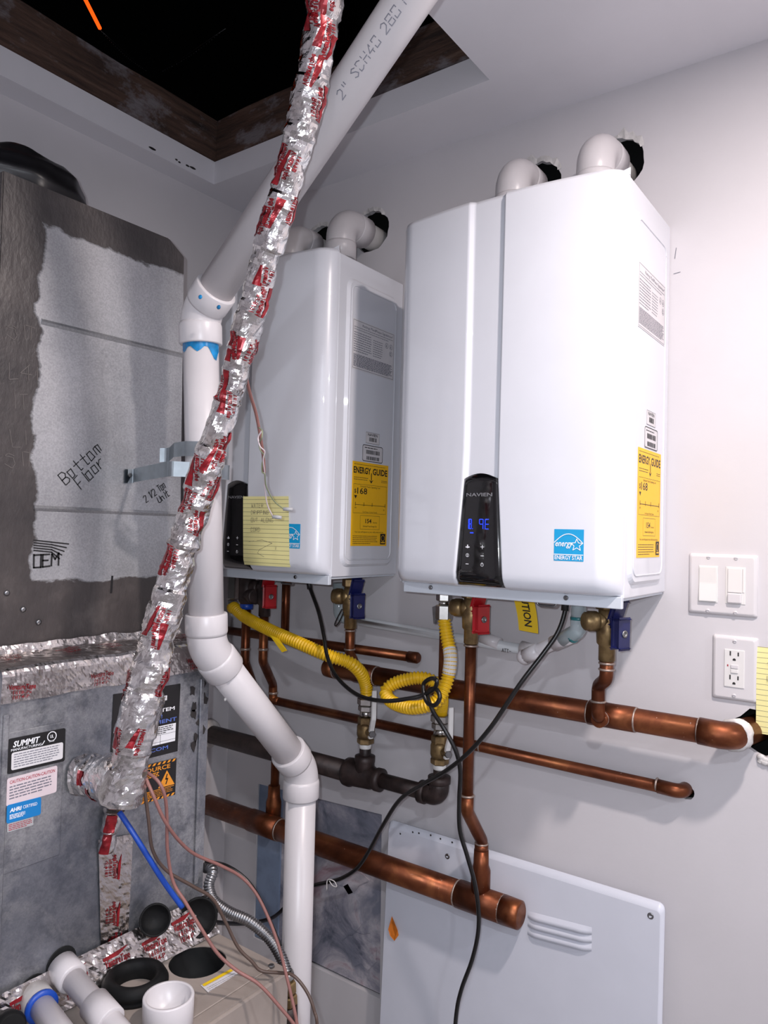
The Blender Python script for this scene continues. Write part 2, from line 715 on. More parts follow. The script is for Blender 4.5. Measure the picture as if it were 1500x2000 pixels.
def slab(mp, w, h, r=.002, th=.0005, n=4):
    """thin sticker body, centred on the map's 0,0"""
    bm = B()
    o = rrect(w, h, r, n)
    a = [bm.verts.new(mp(s, t, 0.)) for s, t in o]
    b = [bm.verts.new(mp(s, t, th)) for s, t in o]
    bm.faces.new(a[::-1])
    bm.faces.new(b)
    for i in range(len(o)):
        j = (i+1) % len(o)
        bm.faces.new((a[i], a[j], b[j], b[i]))
    return bm
# ------------------------------------------------------------------ the room
WY, WX = 1.443, -1.57           # heater wall plane, left wall plane
RX, BY = 2.6, -1.6             # right wall, wall behind the camera


def plate(outer, holes, mp, th):
    """flat plate with holes; mp(a,b,depth)"""
    bm = B()
    loops = []
    for lp in [outer]+holes:
        vs = [bm.verts.new(mp(a, b, 0.)) for a, b in lp]
        loops.append((vs, [bm.edges.new((vs[i], vs[(i+1) % len(vs)])) for i in range(len(vs))]))
    bmesh.ops.triangle_fill(bm, edges=[e for _, es in loops for e in es], use_beauty=True)
    for (vs, _), lp in zip(loops, [outer]+holes):
        bk = [bm.verts.new(mp(a, b, th)) for a, b in lp]
        for i in range(len(vs)):
            j = (i+1) % len(vs)
            bm.faces.new((vs[i], vs[j], bk[j], bk[i]))
    return bm


def ragged(cx, cy, r, jag, n=28, seed=0, sy=1.):
    rnd = random.Random(seed)
    return [(cx+(r+rnd.uniform(-jag, jag))*math.cos(2*PI*i/n), cy+(r+rnd.uniform(-jag, jag))*sy*math.sin(2*PI*i/n)) for i in range(n)]


VENTS = [(-.495, 2.235), (-.665, 2.235), (-1.112, 2.235), (-1.278, 2.235)]      # vent pipe centres at the wall
holes = []
for i, (vx, vz) in enumerate(VENTS):
    holes.append(ragged(vx+.004, vz+.014, .052, .003, seed=i+3))
BIG_HOLE = (-.222, 1.168)
SMALL_HOLE = (-.343, 1.036)
holes.append(ragged(*BIG_HOLE, .04, .006, 18, seed=11))
holes.append(ragged(*SMALL_HOLE, .0135, .001, 14, seed=12))
PATCH = [(-1.445, .40), (-1.023, .40), (-1.031, .828), (-1.445, .81)]
holes.append(PATCH)
wb = struct('wall_back', plate([(WX, 0), (RX, 0), (RX, CEIL), (WX, CEIL)], holes, lambda a, b, d: V(a, WY+d, b), .014), 'wall_paint', 'pale grey painted drywall behind the two white water heaters', 'wall')
bm = B()
box(bm, (WX-.1, WY+.09, 0), (RX+.1, WY+.12, CEIL))
obj('cavity_back', bm, 'cavity_shade_black', wb)
bm = B()
box(bm, (-1.44, WY+.009, .405), (-1.026, WY+.02, .825))
obj('patch_board', bm, 'stained_board', wb)['label'] = 'grey stained board filling the cut-out in the drywall'
bm = B()
box(bm, (-1.443, WY+.003, .403), (-1.36, WY+.0085, .812))
obj('blue_sheet', bm, 'blue_sheet', wb)['label'] = 'strip of blue sheeting along the edge of the cut-out'
for bx, bz, br, sd in ((-1.13, .66, .05, 2), (-1.15, .575, .062, 3), (-1.085, .49, .05, 4)):       # broken-out plaster in the patch
    bm = B()
    pts = ragged(bx, bz, br, br*.28, 16, sd, .85)
    prism(bm, [(a, WY+.0088, b) for a, b in pts], (0, -.003, 0))
    obj('plaster_patch', bm, 'stained_board', wb)
# torn paper and plaster round the vent holes
rnd = random.Random(5)
for i, (vx, vz) in enumerate(VENTS):
    a0, a1, big = [(25, 175, 1.6), (25, 165, 1.4), (40, 150, .7), (30, 160, .9)][i]
    n = 16
    bm = B()
    inn, out = [], []
    for k in range(n+1):
        a = math.radians(a0+(a1-a0)*k/n)
        inn.append((vx+.004+(.049+rnd.uniform(-.003, .002))*math.cos(a), vz+.014+(.049+rnd.uniform(-.003, .002))*math.sin(a)))
        q = .056+big*rnd.uniform(.001, .014)*math.sin(PI*k/n)
        out.append((vx+.004+q*math.cos(a), vz+.014+q*math.sin(a)))
    pts = inn+out[::-1]
    A = [[bm.verts.new((a, WY-rnd.uniform(.001, .005), b)) for a, b in inn], [bm.verts.new((a, WY-.0006, b)) for a, b in out]]
    for k in range(n):
        bm.faces.new((A[0][k], A[0][k+1], A[1][k+1], A[1][k]))
    obj('torn_drywall_edge', bm, 'plaster', wb)
bm = B()
for k in range(9):
    sphere(bm, (BIG_HOLE[0]+.012+rnd.uniform(-.02, .014), WY-.003, BIG_HOLE[1]-.047+rnd.uniform(-.007, .005)), rnd.uniform(.004, .008), (1, .5, .8), 8)
obj('plaster_blob', bm, 'plaster', wb)
for px, py, a, l in ((1318, 505, 1.45, .02), (1316, 535, .1, .012), (1098, 205, .1, .01)):      # scuffs in the paint
    p = on(px, py, 'y', WY)
    bm = B()
    ribbon(bm, plane_map((p.x, WY, p.z), (1, 0, 0), (0, 0, 1)), [(0, 0), (l*math.cos(a), l*math.sin(a))], .0012, .0006)
    obj('scuff_mark', bm, 'print_gray', wb)

bm = B()
box(bm, (WX-.1, BY, 0), (WX, WY, CEIL))
struct('wall_left', bm, 'wall_paint', 'pale grey drywall behind the sheet metal air handler', 'wall')
bm = B()
box(bm, (RX, BY, 0), (RX+.1, WY, CEIL))
struct('wall_right', bm, 'wall_paint', 'pale grey drywall on the right side of the room', 'wall')
bm = B()
box(bm, (WX-.1, BY-.1, 0), (RX+.1, BY, CEIL))
struct('wall_front', bm, 'wall_paint', 'pale grey drywall behind the camera', 'wall')
bm = B()
box(bm, (WX-.1, BY-.1, -.1), (RX+.1, WY+.1, 0))
struct('floor', bm, 'floor_concrete', 'grey concrete floor of the utility room', 'floor')

# ceiling with the cut opening up into the attic
HX0, HX1, HY0, HY1 = -1.505, -.694, .25, 1.274
TH = .06
ce = struct('ceiling', plate([(WX-.1, BY-.1), (RX+.1, BY-.1), (RX+.1, WY+.1), (WX-.1, WY+.1)], [[(HX0, HY0), (-.3, HY0), (-.3, .97), (HX1, .97), (HX1, HY1), (HX0, HY1)]], lambda a, b, d: V(a, b, CEIL+d), TH), 'ceiling_paint', 'white drywall ceiling with a square opening cut up into the attic', 'ceiling')
for px, py, w, h in ((297, 290, .02, .006), (344, 312, .008, .004), (350, 317, .007, .004), (366, 324, .014, .005), (376, 328, .02, .006)):
    bm = B()
    p = on(px, py, 'x', HX0)
    pts = ragged(p.y, p.z, w/2, w*.12, 9, px, h/w)
    prism(bm, [(HX0+.0004, a, b) for a, b in pts], (.0008, 0, 0))
    obj('paint_chip', bm, 'slot_dark', ce)
JH = .115


def joist(name, lo, hi, label):
    bm = B()
    box(bm, lo, hi)
    bmesh.ops.subdivide_edges(bm, edges=bm.edges[:], cuts=9, use_grid_fill=True)
    for v in bm.verts:
        v.co += noise.noise_vector(v.co*9)*.006
    tag(obj(name, bm, 'old_wood'), label, 'joist', 'joists framing the attic opening')


Z0, Z1 = CEIL+TH+.003, CEIL+TH+JH
joist('attic_joist', (HX0-.045, HY0-.05, Z0), (HX0-.004, HY1+.05, Z1), 'weathered brown joist over the left edge of the attic opening')
joist('attic_joist', (HX0+.0, HY1+.004, Z0), (HX1+.3, HY1+.045, Z1), 'weathered brown joist over the far edge of the attic opening')
bm = B()
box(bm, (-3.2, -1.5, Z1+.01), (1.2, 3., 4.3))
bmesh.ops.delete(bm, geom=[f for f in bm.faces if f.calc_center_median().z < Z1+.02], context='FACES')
me_o = struct('ceiling_attic', bm, 'attic_shade_black', 'attic space seen through the ceiling opening, its darkness painted in near-black', 'attic')
# glowing orange cord and the fine bead string in the attic
p0, p1 = on(152, -30, 'z', 2.95), on(195, 55, 'z', 2.95)
bm = B()
tube(bm, [p0+(p0-p1)*2, p0, p1], .0055, 8)
tag(obj('rope_light', bm, 'orange_glow'), 'thin glowing orange rope light up in the dark attic', 'rope light')
for a, b, lab in (((195, 58), (285, 138), 'fine beaded string hanging below the orange light in the attic'), ((318, 139), (440, 56), 'fine beaded string across the middle of the attic opening')):
    q0, q1 = on(*a, 'z', 2.93), on(*b, 'z', 2.93)
    bm = B()
    for k in range(26):
        sphere(bm, q0.lerp(q1, k/25)+V(0, 0, -.05*math.sin(PI*k/25)*.2), .0011, seg=6)
    tube(bm, [q0, q1], .0003, 5)
    tag(obj('bead_string', bm, 'steel'), lab, 'string')

for i, ((lx, ly), pw, lc, spr) in enumerate(CAN_LIGHTS):
    t = thing('recessed_light', ['round white recessed ceiling light nearest the heaters', 'round white recessed ceiling light behind the camera', 'round white recessed ceiling light at the right end of the room', 'round white recessed ceiling light in the far right rear of the room'][i], 'ceiling light', (lx, ly, CEIL), 'recessed ceiling lights')
    bm = B()
    lathe(bm, (lx, ly, CEIL), (0, 0, -1), [(0, .07), (.003, .07), (.004, .052), (0., .05)], 28, caps=False)
    obj('trim_ring', bm, 'lamp_trim', t)
    bm = B()
    lathe(bm, (lx, ly, CEIL), (0, 0, -1), [(0., .05), (.001, .05)], 28)
    obj('lens', bm, 'lamp_glow', t)
# ------------------------------------------------------------------ the two water heaters
HW, HH, HB = .44, .696, 1.405       # width, height, bottom
FY = 1.2                            # plane of the seam between case and front cover


def interp(x, tab):
    for (a, b), (c, d) in zip(tab, tab[1:]):
        if x <= c:
            return b+(d-b)*max(0, (x-a))/(c-a)
    return tab[-1][1]


def strip_edges(z):
    l = interp(z, [(0, .149), (.19, .165), (.25, .167), (.7, .167)])
    r = interp(z, [(0, .250), (.19, .2375), (.25, .2375), (.7, .2395)])
    return l, r


def cover_off(x, z, recess=True):
    """how far the front cover stands out from the seam plane"""
    rc = .036
    base = .034+.02*math.sin(PI*x/HW)
    e = min(x, HW-x)
    if e < rc:
        base -= rc*.95*(1-math.sqrt(max(0, 1-(1-e/rc)**2)))
    rb = .03
    if z < rb:
        base -= rb*.8*(1-math.sqrt(max(0, 1-(1-z/rb)**2)))
    if z > HH-.008:
        base -= .003*(z-HH+.008)/.008
    if recess:
        l, r = strip_edges(z)
        d = .007
        if l < x < r:
            base -= d*min(1, (x-l)/.009, (r-x)/.0045)
    return max(base, .0)


def heater(xr, label, lit):
    x0 = xr-HW
    cx = x0+HW/2
    t = thing('water_heater', label, 'water heater', (cx, (WY+FY)/2, HB-.02), 'wall-hung water heaters')

    def cp(x, z, k=0., recess=True):
        return V(x0+x, FY-cover_off(x, z, recess)-k, HB+z)
    # case
    bm = B()
    box(bm, (x0+.002, FY+.001, HB-.004), (xr, WY-.002, HB+HH-.004), .002, 1)
    obj('case', bm, 'heater_white', t)
    # front cover: columns follow the recessed strip
    bm = B()
    zs = [0, .003, .008, .015, .022, .03, .06, .1, .15, .19, .25, .35, .45, .55, .64, .688, HH]

    def cols(z):
        l, r = strip_edges(z)
        a = [0, .0004, .0015, .0035, .007, .012, .018, .025, .032, .037, .05, .07, .09, .11, .13, l-.003, l, l+.0022, l+.0068, l+.009, l+.0115]
        m = [l+.0115+(r-l-.0195)*k/5 for k in range(1, 5)]
        b = [r-.008, r-.0055, r-.0045, r-.001, r, r+.002, .27, .3, .33, .36, .39, .403, .408, .415, .422, .428, .433, .4365, .4385, .4396, HW]
        return a+m+b
    rows = [[bm.verts.new(cp(x, z)) for x in cols(z)] for z in zs]
    for a, b in zip(rows, rows[1:]):
        for i in range(len(a)-1):
            bm.faces.new((a[i], a[i+1], b[i+1], b[i])).smooth = True
    for r in (rows[0], rows[-1]):       # close top and bottom back to the seam plane
        bk = [bm.verts.new((v.co.x, FY, v.co.z)) for v in r]
        for i in range(len(r)-1):
            bm.faces.new((r[i], r[i+1], bk[i+1], bk[i]))
    cover = obj('front_cover', bm, 'heater_white', t)
    # lower flange with its two screws, upper corner tab
    bm = B()
    box(bm, (x0+.012, FY-.006, HB-.02), (xr-.001, FY+.004, HB-.0005), .001, 1)
    fl_ = obj('bottom_flange', bm, 'heater_plate', t)
    for sx in (.075, .345):
        bm = B()
        lathe(bm, (x0+sx, FY-.006, HB-.008), (0, -1, 0), [(0, .0042), (.002, .0042), (.003, .003)], 10)
        box(bm, (x0+sx-.003, FY-.0096, HB-.0085), (x0+sx+.003, FY-.0088, HB-.0075))
        obj('screw', bm, 'steel', fl_)
    bm = B()
    prism(bm, [(xr-.03, FY-.012, HB+HH-.003), (xr+.001, FY-.004, HB+HH-.003), (xr+.001, FY-.004, HB+HH+.009), (xr-.004, FY-.006, HB+HH+.007)], (0, .0012, 0))
    obj('corner_tab', bm, 'heater_white', t)
    bm = B()
    box(bm, (x0+.004, FY+.006, HB-.008), (xr-.004, WY-.004, HB-.004))
    obj('base_plate', bm, 'heater_plate', t)
    bm = B()
    tube(bm, fillet([(xr-.155, FY+.012, HB-.002), (xr-.155, FY+.012, HB-.026), (xr-.12, FY+.012, HB-.026), (xr-.12, FY+.012, HB-.002)], .005, 4), .0022, 8)
    obj('wire_bail', bm, 'steel', t)
    # pressed panel in the side
    mp0 = plane_map((xr, 0, 0), (0, 1, 0), (0, 0, 1))
    dy = .012 if lit else 0.
    yc, zc = 1.3225-dy, 1.738
    o1 = rrect(.19, .632, .024, 6)
    o2 = rrect(.178, .620, .02, 6)
    bm = B()
    a = [bm.verts.new(mp0(yc+s, zc+q, 0)) for s, q in o1]
    b = [bm.verts.new(mp0(yc+s, zc+q, .006)) for s, q in o2]
    n = len(a)
    for i in range(n):
        bm.faces.new((a[i], a[(i+1) % n], b[(i+1) % n], b[i])).smooth = False
    bm.faces.new(b)
    side = obj('side_panel', bm, 'heater_white', t)
    bm = B()
    tube(bm, [mp0(yc+s, zc+q, .006) for s, q in rrect(.166, .60, .016, 6)] + [mp0(yc+.083, zc+.284, .006)], .0016, 6)
    obj('pressed_bead', bm, 'heater_white', side)
    k0 = .0062
    mp = plane_map((xr+k0, 0, 0), (0, 1, 0), (0, 0, 1))

    # rating plate
    y0, y1, z0, z1 = 1.243-dy, 1.400-dy, 1.855, 1.965
    pl = obj('rating_plate', slab(lambda s, q, k=0: mp((y0+y1)/2+s, (z0+z1)/2+q, k), y1-y0, z1-z0, .001), 'label_white', t)
    bm = B()
    frame_lines(bm, mp, y0+.002, z0+.002, y1-.002, z1-.002, .0009)
    text(bm, mp, 'Rating Plate', (y0*.62+y1*.38), z1-.012, .0052, .05, .01, align='C')
    text(bm, mp, '"Plaque Signaletique"', (y0*.26+y1*.74), z1-.012, .0052, .07, .01, align='C')
    lines(bm, mp, y0+.005, z1-.024, y1-.005, z1-.014, 2, .0013, 1)
    lines(bm, mp, y0+.005, z1-.072, y0+.07, z1-.026, 9, .0016, 2)
    lines(bm, mp, y0+.075, z1-.07, y1-.045, z1-.03, 8, .0014, 3)
    lines(bm, mp, y0+.005, z0+.006, y1-.006, z1-.076, 11, .0017, 4)
    for s, q in ((y1-.03, z1-.034), (y1-.013, z1-.034), (y1-.013, z1-.05)):
        disc(bm, mp, s, q, .0062, .0052)
        script(bm, mp, 'A' if q > z1-.04 else 'O', s-.0025, q-.003, .0055, .0012)
    obj('printing', bm, 'print_gray', pl)
    # two barcode stickers
    for nm, (ya, yb, za, zb), rad in (('serial_sticker', (1.300-dy, 1.351-dy, 1.698, 1.723), .001), ('barcode_sticker', (1.289-dy, 1.365-dy, 1.657, 1.694), .004)):
        st = obj(nm, slab(lambda s, q, k=0: mp((ya+yb)/2+s, (za+zb)/2+q, k), yb-ya, zb-za, rad), 'label_white', t)
        bm = B()
        r_ = random.Random(nm)
        w = yb-ya
        if nm == 'serial_sticker':
            text(bm, mp, 'NAVIEN', (ya+yb)/2, zb-.008, .0058, w*.7, .02, align='C')
            bands = ((za+.005, zb-.011, .25, .78),)
            frame_lines(bm, mp, ya, za, yb, zb, .0006)
        else:
            o = rrect(w, zb-za, .005, 5)
            i_ = rrect(w-.003, zb-za-.003, .004, 5)
            A_ = [bm.verts.new(mp((ya+yb)/2+s, (za+zb)/2+q, .0007)) for s, q in o]
            B_ = [bm.verts.new(mp((ya+yb)/2+s, (za+zb)/2+q, .0007)) for s, q in i_]
            for i in range(len(o)):
                j = (i+1) % len(o)
                bm.faces.new((A_[i], A_[j], B_[j], B_[i]))
            lines(bm, mp, ya+.008, zb-.009, yb-.01, zb-.003, 1, .0018, 5)
            bands = ((zb-.02, zb-.011, .18, .84), (za+.004, za+.012, .2, .82))
        for b0, b1, f0, f1 in bands:
            s = ya+w*f0
            while s < ya+w*f1:
                e = r_.uniform(.0006, .002)
                rect(bm, mp, s, b0, s+e, b1)
                s += e+r_.uniform(.0006, .0015)
        obj('printing', bm, 'print_black', st)
    # yellow energy label
    y0, y1, z0, z1 = 1.2555-dy, 1.389-dy, 1.468, 1.654
    w, h = y1-y0, z1-z0
    el = obj('energy_label', slab(lambda s, q, k=0: mp((y0+y1)/2+s, (z0+z1)/2+q, k), w, h, .0008), 'energy_yellow', t)
    bm = B()

    def R(f, g):
        return y0+w*f, z0+h*g
    text(bm, mp, 'ENERGY', *R(.03, .865), h*.072, w*.47, .03)
    text(bm, mp, 'GUIDE', *R(.55, .865), h*.072, w*.42, .03)
    rect(bm, mp, *R(.505, .79), *R(.525, .88))
    bm.faces.new([bm.verts.new(mp(*R(f, g), .0006)) for f, g in ((.455, .80), (.515, .755), (.575, .80), (.515, .783))])
    lines(bm, mp, *R(.04, .78), *R(.45, .825), 2, .0012, 6)
    lines(bm, mp, *R(.8, .775), *R(.97, .81), 2, .0011, 7)
    lines(bm, mp, *R(.04, .957), *R(.97, .985), 1, .001, 8)
    frame_lines(bm, mp, *R(.04, .39), *R(.96, .735), .0006)
    text(bm, mp, 'Estimated Yearly Operating Cost', *R(.5, .7), h*.022, w*.55, .0, align='C')
    text(bm, mp, '$', *R(.06, .63), h*.045, w*.055, .01)
    text(bm, mp, '168', *R(.14, .62), h*.07, w*.27, .012)
    bm.faces.new([bm.verts.new(mp(*R(f, g), .0006)) for f, g in ((.06, .6), (.14, .6), (.10, .56))])
    rect(bm, mp, *R(.09, .487), *R(.93, .492))
    for f in (.09, .32, .55, .92):
        rect(bm, mp, *R(f, .475), *R(f+.012, .52))
    text(bm, mp, '$95', *R(.08, .445), h*.018, None, 0)
    text(bm, mp, '$5', *R(.88, .435), h*.018, None, 0)
    text(bm, mp, 'Cost Range of Similar Models', *R(.5, .4), h*.016, w*.4, 0, align='C')
    frame_lines(bm, mp, *R(.24, .2), *R(.78, .365), .0006)
    text(bm, mp, '154', *R(.38, .275), h*.05, w*.17, .02)
    text(bm, mp, 'therms', *R(.59, .275), h*.018, w*.12, 0)
    text(bm, mp, 'Estimated Yearly Energy Use', *R(.51, .228), h*.018, w*.38, .01, align='C')
    text(bm, mp, 'Your cost will depend on your utility rates and use.', *R(.5, .158), h*.02, w*.8, 0, shear=.2, align='C')
    lines(bm, mp, *R(.05, .02), *R(.74, .13), 5, .0012, 9)
    rect(bm, mp, *R(.81, .02), *R(.96, .15))
    obj('printing', bm, 'print_black', el)
    bm = B()
    disc(bm, lambda s, q, k=0: mp(s, q, k+.0004), *R(.885, .095), .007, .006)
    rect(bm, lambda s, q, k=0: mp(s, q, k+.0004), *R(.83, .035), *R(.94, .05))
    obj('star_mark', bm, 'energy_yellow', el)

    # control panel set in the recess
    ztop = .193
    bm = B()

    def pan(u, v):
        l, r = strip_edges(0)
        l2, r2 = strip_edges(ztop)
        z = .004+v*(ztop-.004)
        a, b = l+(l2-l)*v, r+(r2-r)*v
        x = a+.0012+(b-a-.0024)*u
        z += .010*math.sin(PI*u)*v**6
        return cp(x, z, -.0008 if .02 < u < .98 else -.003, False)
    vs = grid(bm, pan, 12, 16)
    bk = {}
    edge = [vs[i][0] for i in range(13)]+[vs[12][j] for j in range(1, 17)]+[vs[i][16] for i in range(11, -1, -1)]+[vs[0][j] for j in range(15, 0, -1)]
    q = [bm.verts.new(v.co+V(0, .0075, 0)) for v in edge]
    for i in range(len(edge)):
        j = (i+1) % len(edge)
        bm.faces.new((edge[i], edge[j], q[j], q[i]))
    panel = obj('control_panel', bm, 'black_gloss', t)

    def pmp(s, q_, k=0.):       # s from panel centre line, q_ height above the heater's bottom
        return cp(.2005+s, q_, -.0006+k, False)
    bm = B()
    text(bm, pmp, 'NAVIEN', 0, .1625, .0058, .052, .02, align='C')
    obj('brand_lettering', bm, 'panel_silver', panel)
    for s, q_, ch in ((-.021, .0735, 'drop'), (.009, .0735, '+'), (-.021, .058, 'i'), (.009, .058, '-'), (-.021, .0425, '-'), (.009, .0425, 'power')):
        bm = B()
        if ch == '+':
            rect(bm, pmp, s-.0035, q_-.0005, s+.0035, q_+.0005)
            rect(bm, pmp, s-.0005, q_-.0035, s+.0005, q_+.0035)
        elif ch == '-':
            rect(bm, pmp, s-.003, q_-.0006, s+.003, q_+.0006)
        elif ch == 'i':
            disc(bm, pmp, s, q_, .0033, .0026)
            rect(bm, pmp, s-.0005, q_-.002, s+.0005, q_+.002)
        elif ch == 'drop':
            disc(bm, pmp, s, q_-.001, .002)
            disc(bm, pmp, s+.003, q_-.001, .0012)
            disc(bm, pmp, s-.003, q_-.001, .0012)
            disc(bm, pmp, s, q_+.002, .0013)
        else:
            disc(bm, pmp, s, q_, .003, .0024)
            rect(bm, pmp, s-.0004, q_, s+.0004, q_+.004)
        obj('touch_symbol', bm, 'print_white', panel)
    if lit:
        bm = B()
        zb_, zt = .1045, .1225

        def seg7(s0, segs, w_=.0085, th=.0012):
            zm = (zb_+zt)/2
            for c in segs:
                if c == 'a':
                    rect(bm, pmp, s0+.001, zt-th, s0+w_-.001, zt)
                if c == 'g':
                    rect(bm, pmp, s0+.001, zm-th/2, s0+w_-.001, zm+th/2)
                if c == 'd':
                    rect(bm, pmp, s0+.001, zb_, s0+w_-.001, zb_+th)
                if c == 'f':
                    rect(bm, pmp, s0, zm+.0006, s0+th, zt-.0006)
                if c == 'e':
                    rect(bm, pmp, s0, zb_+.0006, s0+th, zm-.0006)
                if c == 'b':
                    rect(bm, pmp, s0+w_-th, zm+.0006, s0+w_, zt-.0006)
                if c == 'c':
                    rect(bm, pmp, s0+w_-th, zb_+.0006, s0+w_, zm-.0006)
        seg7(-.0205, 'abcdefg', .007)
        seg7(-.0185, 'fe', .007)
        seg7(.0015, 'abfgc')
        seg7(.013, 'adefg')
        rect(bm, pmp, -.012, zb_, -.0108, zb_+.0012)
        rect(bm, pmp, -.0165, .097, -.0095, .0988)
        obj('display_digits', bm, 'display_blue', panel)
    # blue energy sticker on the front
    sx, sz, sw, sh = .3635, .0815, .0485, .052

    def smp(s, q_, k=0.):
        return cp(sx+s, sz+q_, k+.0004, False)
    bm = B()
    grid(bm, lambda u, v: smp((u-.5)*sw, (v-.5)*sh), 6, 4)
    stk = obj('energy_star_sticker', bm, 'sticker_blue', t)
    bm = B()
    rect(bm, smp, -sw*.49, -sh*.31, sw*.49, -sh*.285)
    text(bm, smp, 'ENERGY STAR', 0, -sh*.455, .0066, sw*.93, .015, align='C')
    text(bm, smp, 'energy', -sw*.45, -.002, .0098, sw*.6, .01, .35)
    pts = [(sw*.27+math.cos(PI/2+i*PI/5)*(.0102 if i % 2 == 0 else .0045), .0005+math.sin(PI/2+i*PI/5)*(.0102 if i % 2 == 0 else .0045)) for i in range(11)]
    ribbon(bm, smp, pts, .0011, .0006)
    arc = [(-sw*.49+sw*.96*i/12, -.001+.0195*math.sin(PI*(.08+.84*i/12))) for i in range(13)]
    ribbon(bm, smp, arc, .0012, .0006)
    obj('printing', bm, 'print_white', stk)
    return t, cp


H2X, H1X = -.387, -1.006
heater2, cp2 = heater(H2X, 'white wall-hung tankless water heater with lit blue display, nearer the light switches', True)
heater1, cp1 = heater(H1X, 'white wall-hung tankless water heater with dark display and a yellow note taped on', False)

# yellow note on the left heater
pa, pb = on(483, 970, 'y', 1.15), on(562, 1108, 'y', 1.15)
nx0, nx1, nz0, nz1 = pa.x-(H1X-HW), pb.x-(H1X-HW), pb.z-HB, pa.z-HB
nt = thing('paper_note', 'yellow lined paper note with handwriting taped to the left water heater', 'note', cp1((nx0+nx1)/2, nz0, .003, False), None)
rn = random.Random(3)


def nmp(s, q, k=0.):            # s,q in 0..1 across the note
    x = nx0+(nx1-nx0)*s+(.5-q)*.006-.002
    z = nz0+(nz1-nz0)*q
    lift = .0025+.003*(1-q)*abs(math.sin(3*s))+.0015*math.sin(5*s+2*q)
    return cp1(x, z, lift+k, False)


bm = B()
grid(bm, lambda u, v: nmp(u, v), 10, 14)
obj('paper', bm, 'note_paper', nt)
bm = B()
W_, H_ = nx1-nx0, nz1-nz0


def nm2(s, q, k=0.):
    return nmp(s/W_, q/H_, k)


for i, (tx, f) in enumerate((('WATER', .84), ('DRIPPING', .74), ('OUT ALONG', .63), ('CORD', .49))):
    script(bm, nm2, tx, W_*.2, H_*f, .0085, .0007, jit=.03, adv=1.5, wid=.55)
ribbon(bm, nm2, [(W_*.15, H_*.34), (W_*.45, H_*.37), (W_*.66, H_*.33), (W_*.4, H_*.23), (W_*.36, H_*.18), (W_*.5, H_*.13)], .0007, .0006)
ribbon(bm, nm2, [(W_*.74, H_*.28), (W_*.73, H_*.24)], .0008, .0006)
obj('handwriting', bm, 'pencil', nt)
# ------------------------------------------------------------------ vent pipes above the heaters
vent_words = ['nearest vent elbow on the right heater, behind its corner tab', 'second vent elbow on the right heater, left of the nearest one', 'vent elbow at the right top of the left heater', 'vent elbow on the left heater, half hidden behind the foil pipe']
for i, (vx, vz) in enumerate(VENTS):
    t = thing('vent_pipe', 'white plastic '+vent_words[i], 'vent pipe', (vx, 1.33, HB+HH-.004), 'vent pipes of the water heaters')
    bm = B()
    cyl(bm, (vx, 1.33, HB+HH-.0035), (vx, 1.33, 2.16), .0302, 24)
    obj('riser', bm, 'gray_pvc', t)
    bm = B()
    cyl(bm, (vx, 1.398, vz), (vx, WY+.085, vz), .0302, 24)
    obj('wall_stub', bm, 'gray_pvc', t)
    bm = B()
    path = fillet([(vx, 1.33, 2.143), (vx, 1.33, vz), (vx, 1.414, vz)], .042, 10)
    tube(bm, path, .0355, 24)
    for a, d in (((vx, 1.33, 2.141), (0, 0, 1)), ((vx, 1.416, vz), (0, -1, 0))):
        lathe(bm, a, d, [(0, .034), (.0, .0368), (.036, .0368), (.04, .0355)], 24)
    obj('elbow', bm, 'white_pvc', t)


# ------------------------------------------------------------------ copper
def ringlet(bm, p, d, r, l=.004):
    lathe(bm, V(p)-V(d).normalized()*l/2, d, [(0, r), (l*.3, r+.0012), (l*.7, r+.0012), (l, r)], 18)


def socket(bm, a, b, r, seg=20):
    """a fitting sleeve from a to b round a pipe of radius r"""
    a, b = V(a), V(b)
    L = (b-a).length
    lathe(bm, a, b-a, [(0, r), (0, r+.0018), (L-.0, r+.0018), (L, r)], seg)


R34 = .0111
YG, RG = 1.368, .0238
zG = .9385
YB = 1.418             # pipes close to the wall
# upper short pipe P1
zP1 = on(815, 1285, 'y', YB).z
xe = on(818, 1287, 'y', YB).x
t = thing('copper_pipe', 'thin copper pipe under the left heater, its capped end just above the thick pipe', 'pipe', ((WX+xe)/2, YB, zP1), 'copper pipes along the wall')
bm = B()
cyl(bm, (WX+.002, YB, zP1), (xe-.004, YB, zP1), R34, 18)
obj('pipe', bm, 'copper', t)
bm = B()
lathe(bm, (xe-.028, YB, zP1), (1, 0, 0), [(0, R34), (0, R34+.002), (.024, R34+.002), (.028, R34-.001)], 18)
obj('end_cap', bm, 'copper', t)

# thick pipe P2
YP2, RP2 = 1.378, .0212
zP2 = 1.168
xl = on(636, 1303, 'y', YP2).x
t = thing('copper_pipe', 'thick copper pipe running right under both heaters into the ragged wall hole', 'pipe', (-.7, YP2, zP2), 'copper pipes along the wall')
xel = on(1420, 1440, 'y', YP2).x
bm = B()
cyl(bm, (xl+.01, YP2, zP2), (xel-.03, YP2, zP2), RP2, 24)
obj('pipe', bm, 'copper', t)
bm = B()
lathe(bm, (xl, YP2, zP2), (1, 0, 0), [(0, RP2-.004), (.004, RP2), (.032, RP2+.0015), (.032, RP2)], 24)
obj('end_cap', bm, 'copper', t)
bm = B()
path = fillet([(xel-.045, YP2, zP2), (xel+.006, YP2, zP2-.002), (BIG_HOLE[0]-.006, WY+.06, zP2-.002)], .04, 10)
tube(bm, path, RP2+.002, 24)
obj('elbow', bm, 'copper', t)
bm = B()
p, q = path[-5], path[-1]
lathe(bm, V(p)-(V(q)-V(p)).normalized()*.0, V(q)-V(p), [(0, RP2+.0022), (.003, RP2+.006), (.02, RP2+.0065), (.026, RP2+.003)], 20)
for v in bm.verts:
    v.co += noise.noise_vector(v.co*90)*.0045
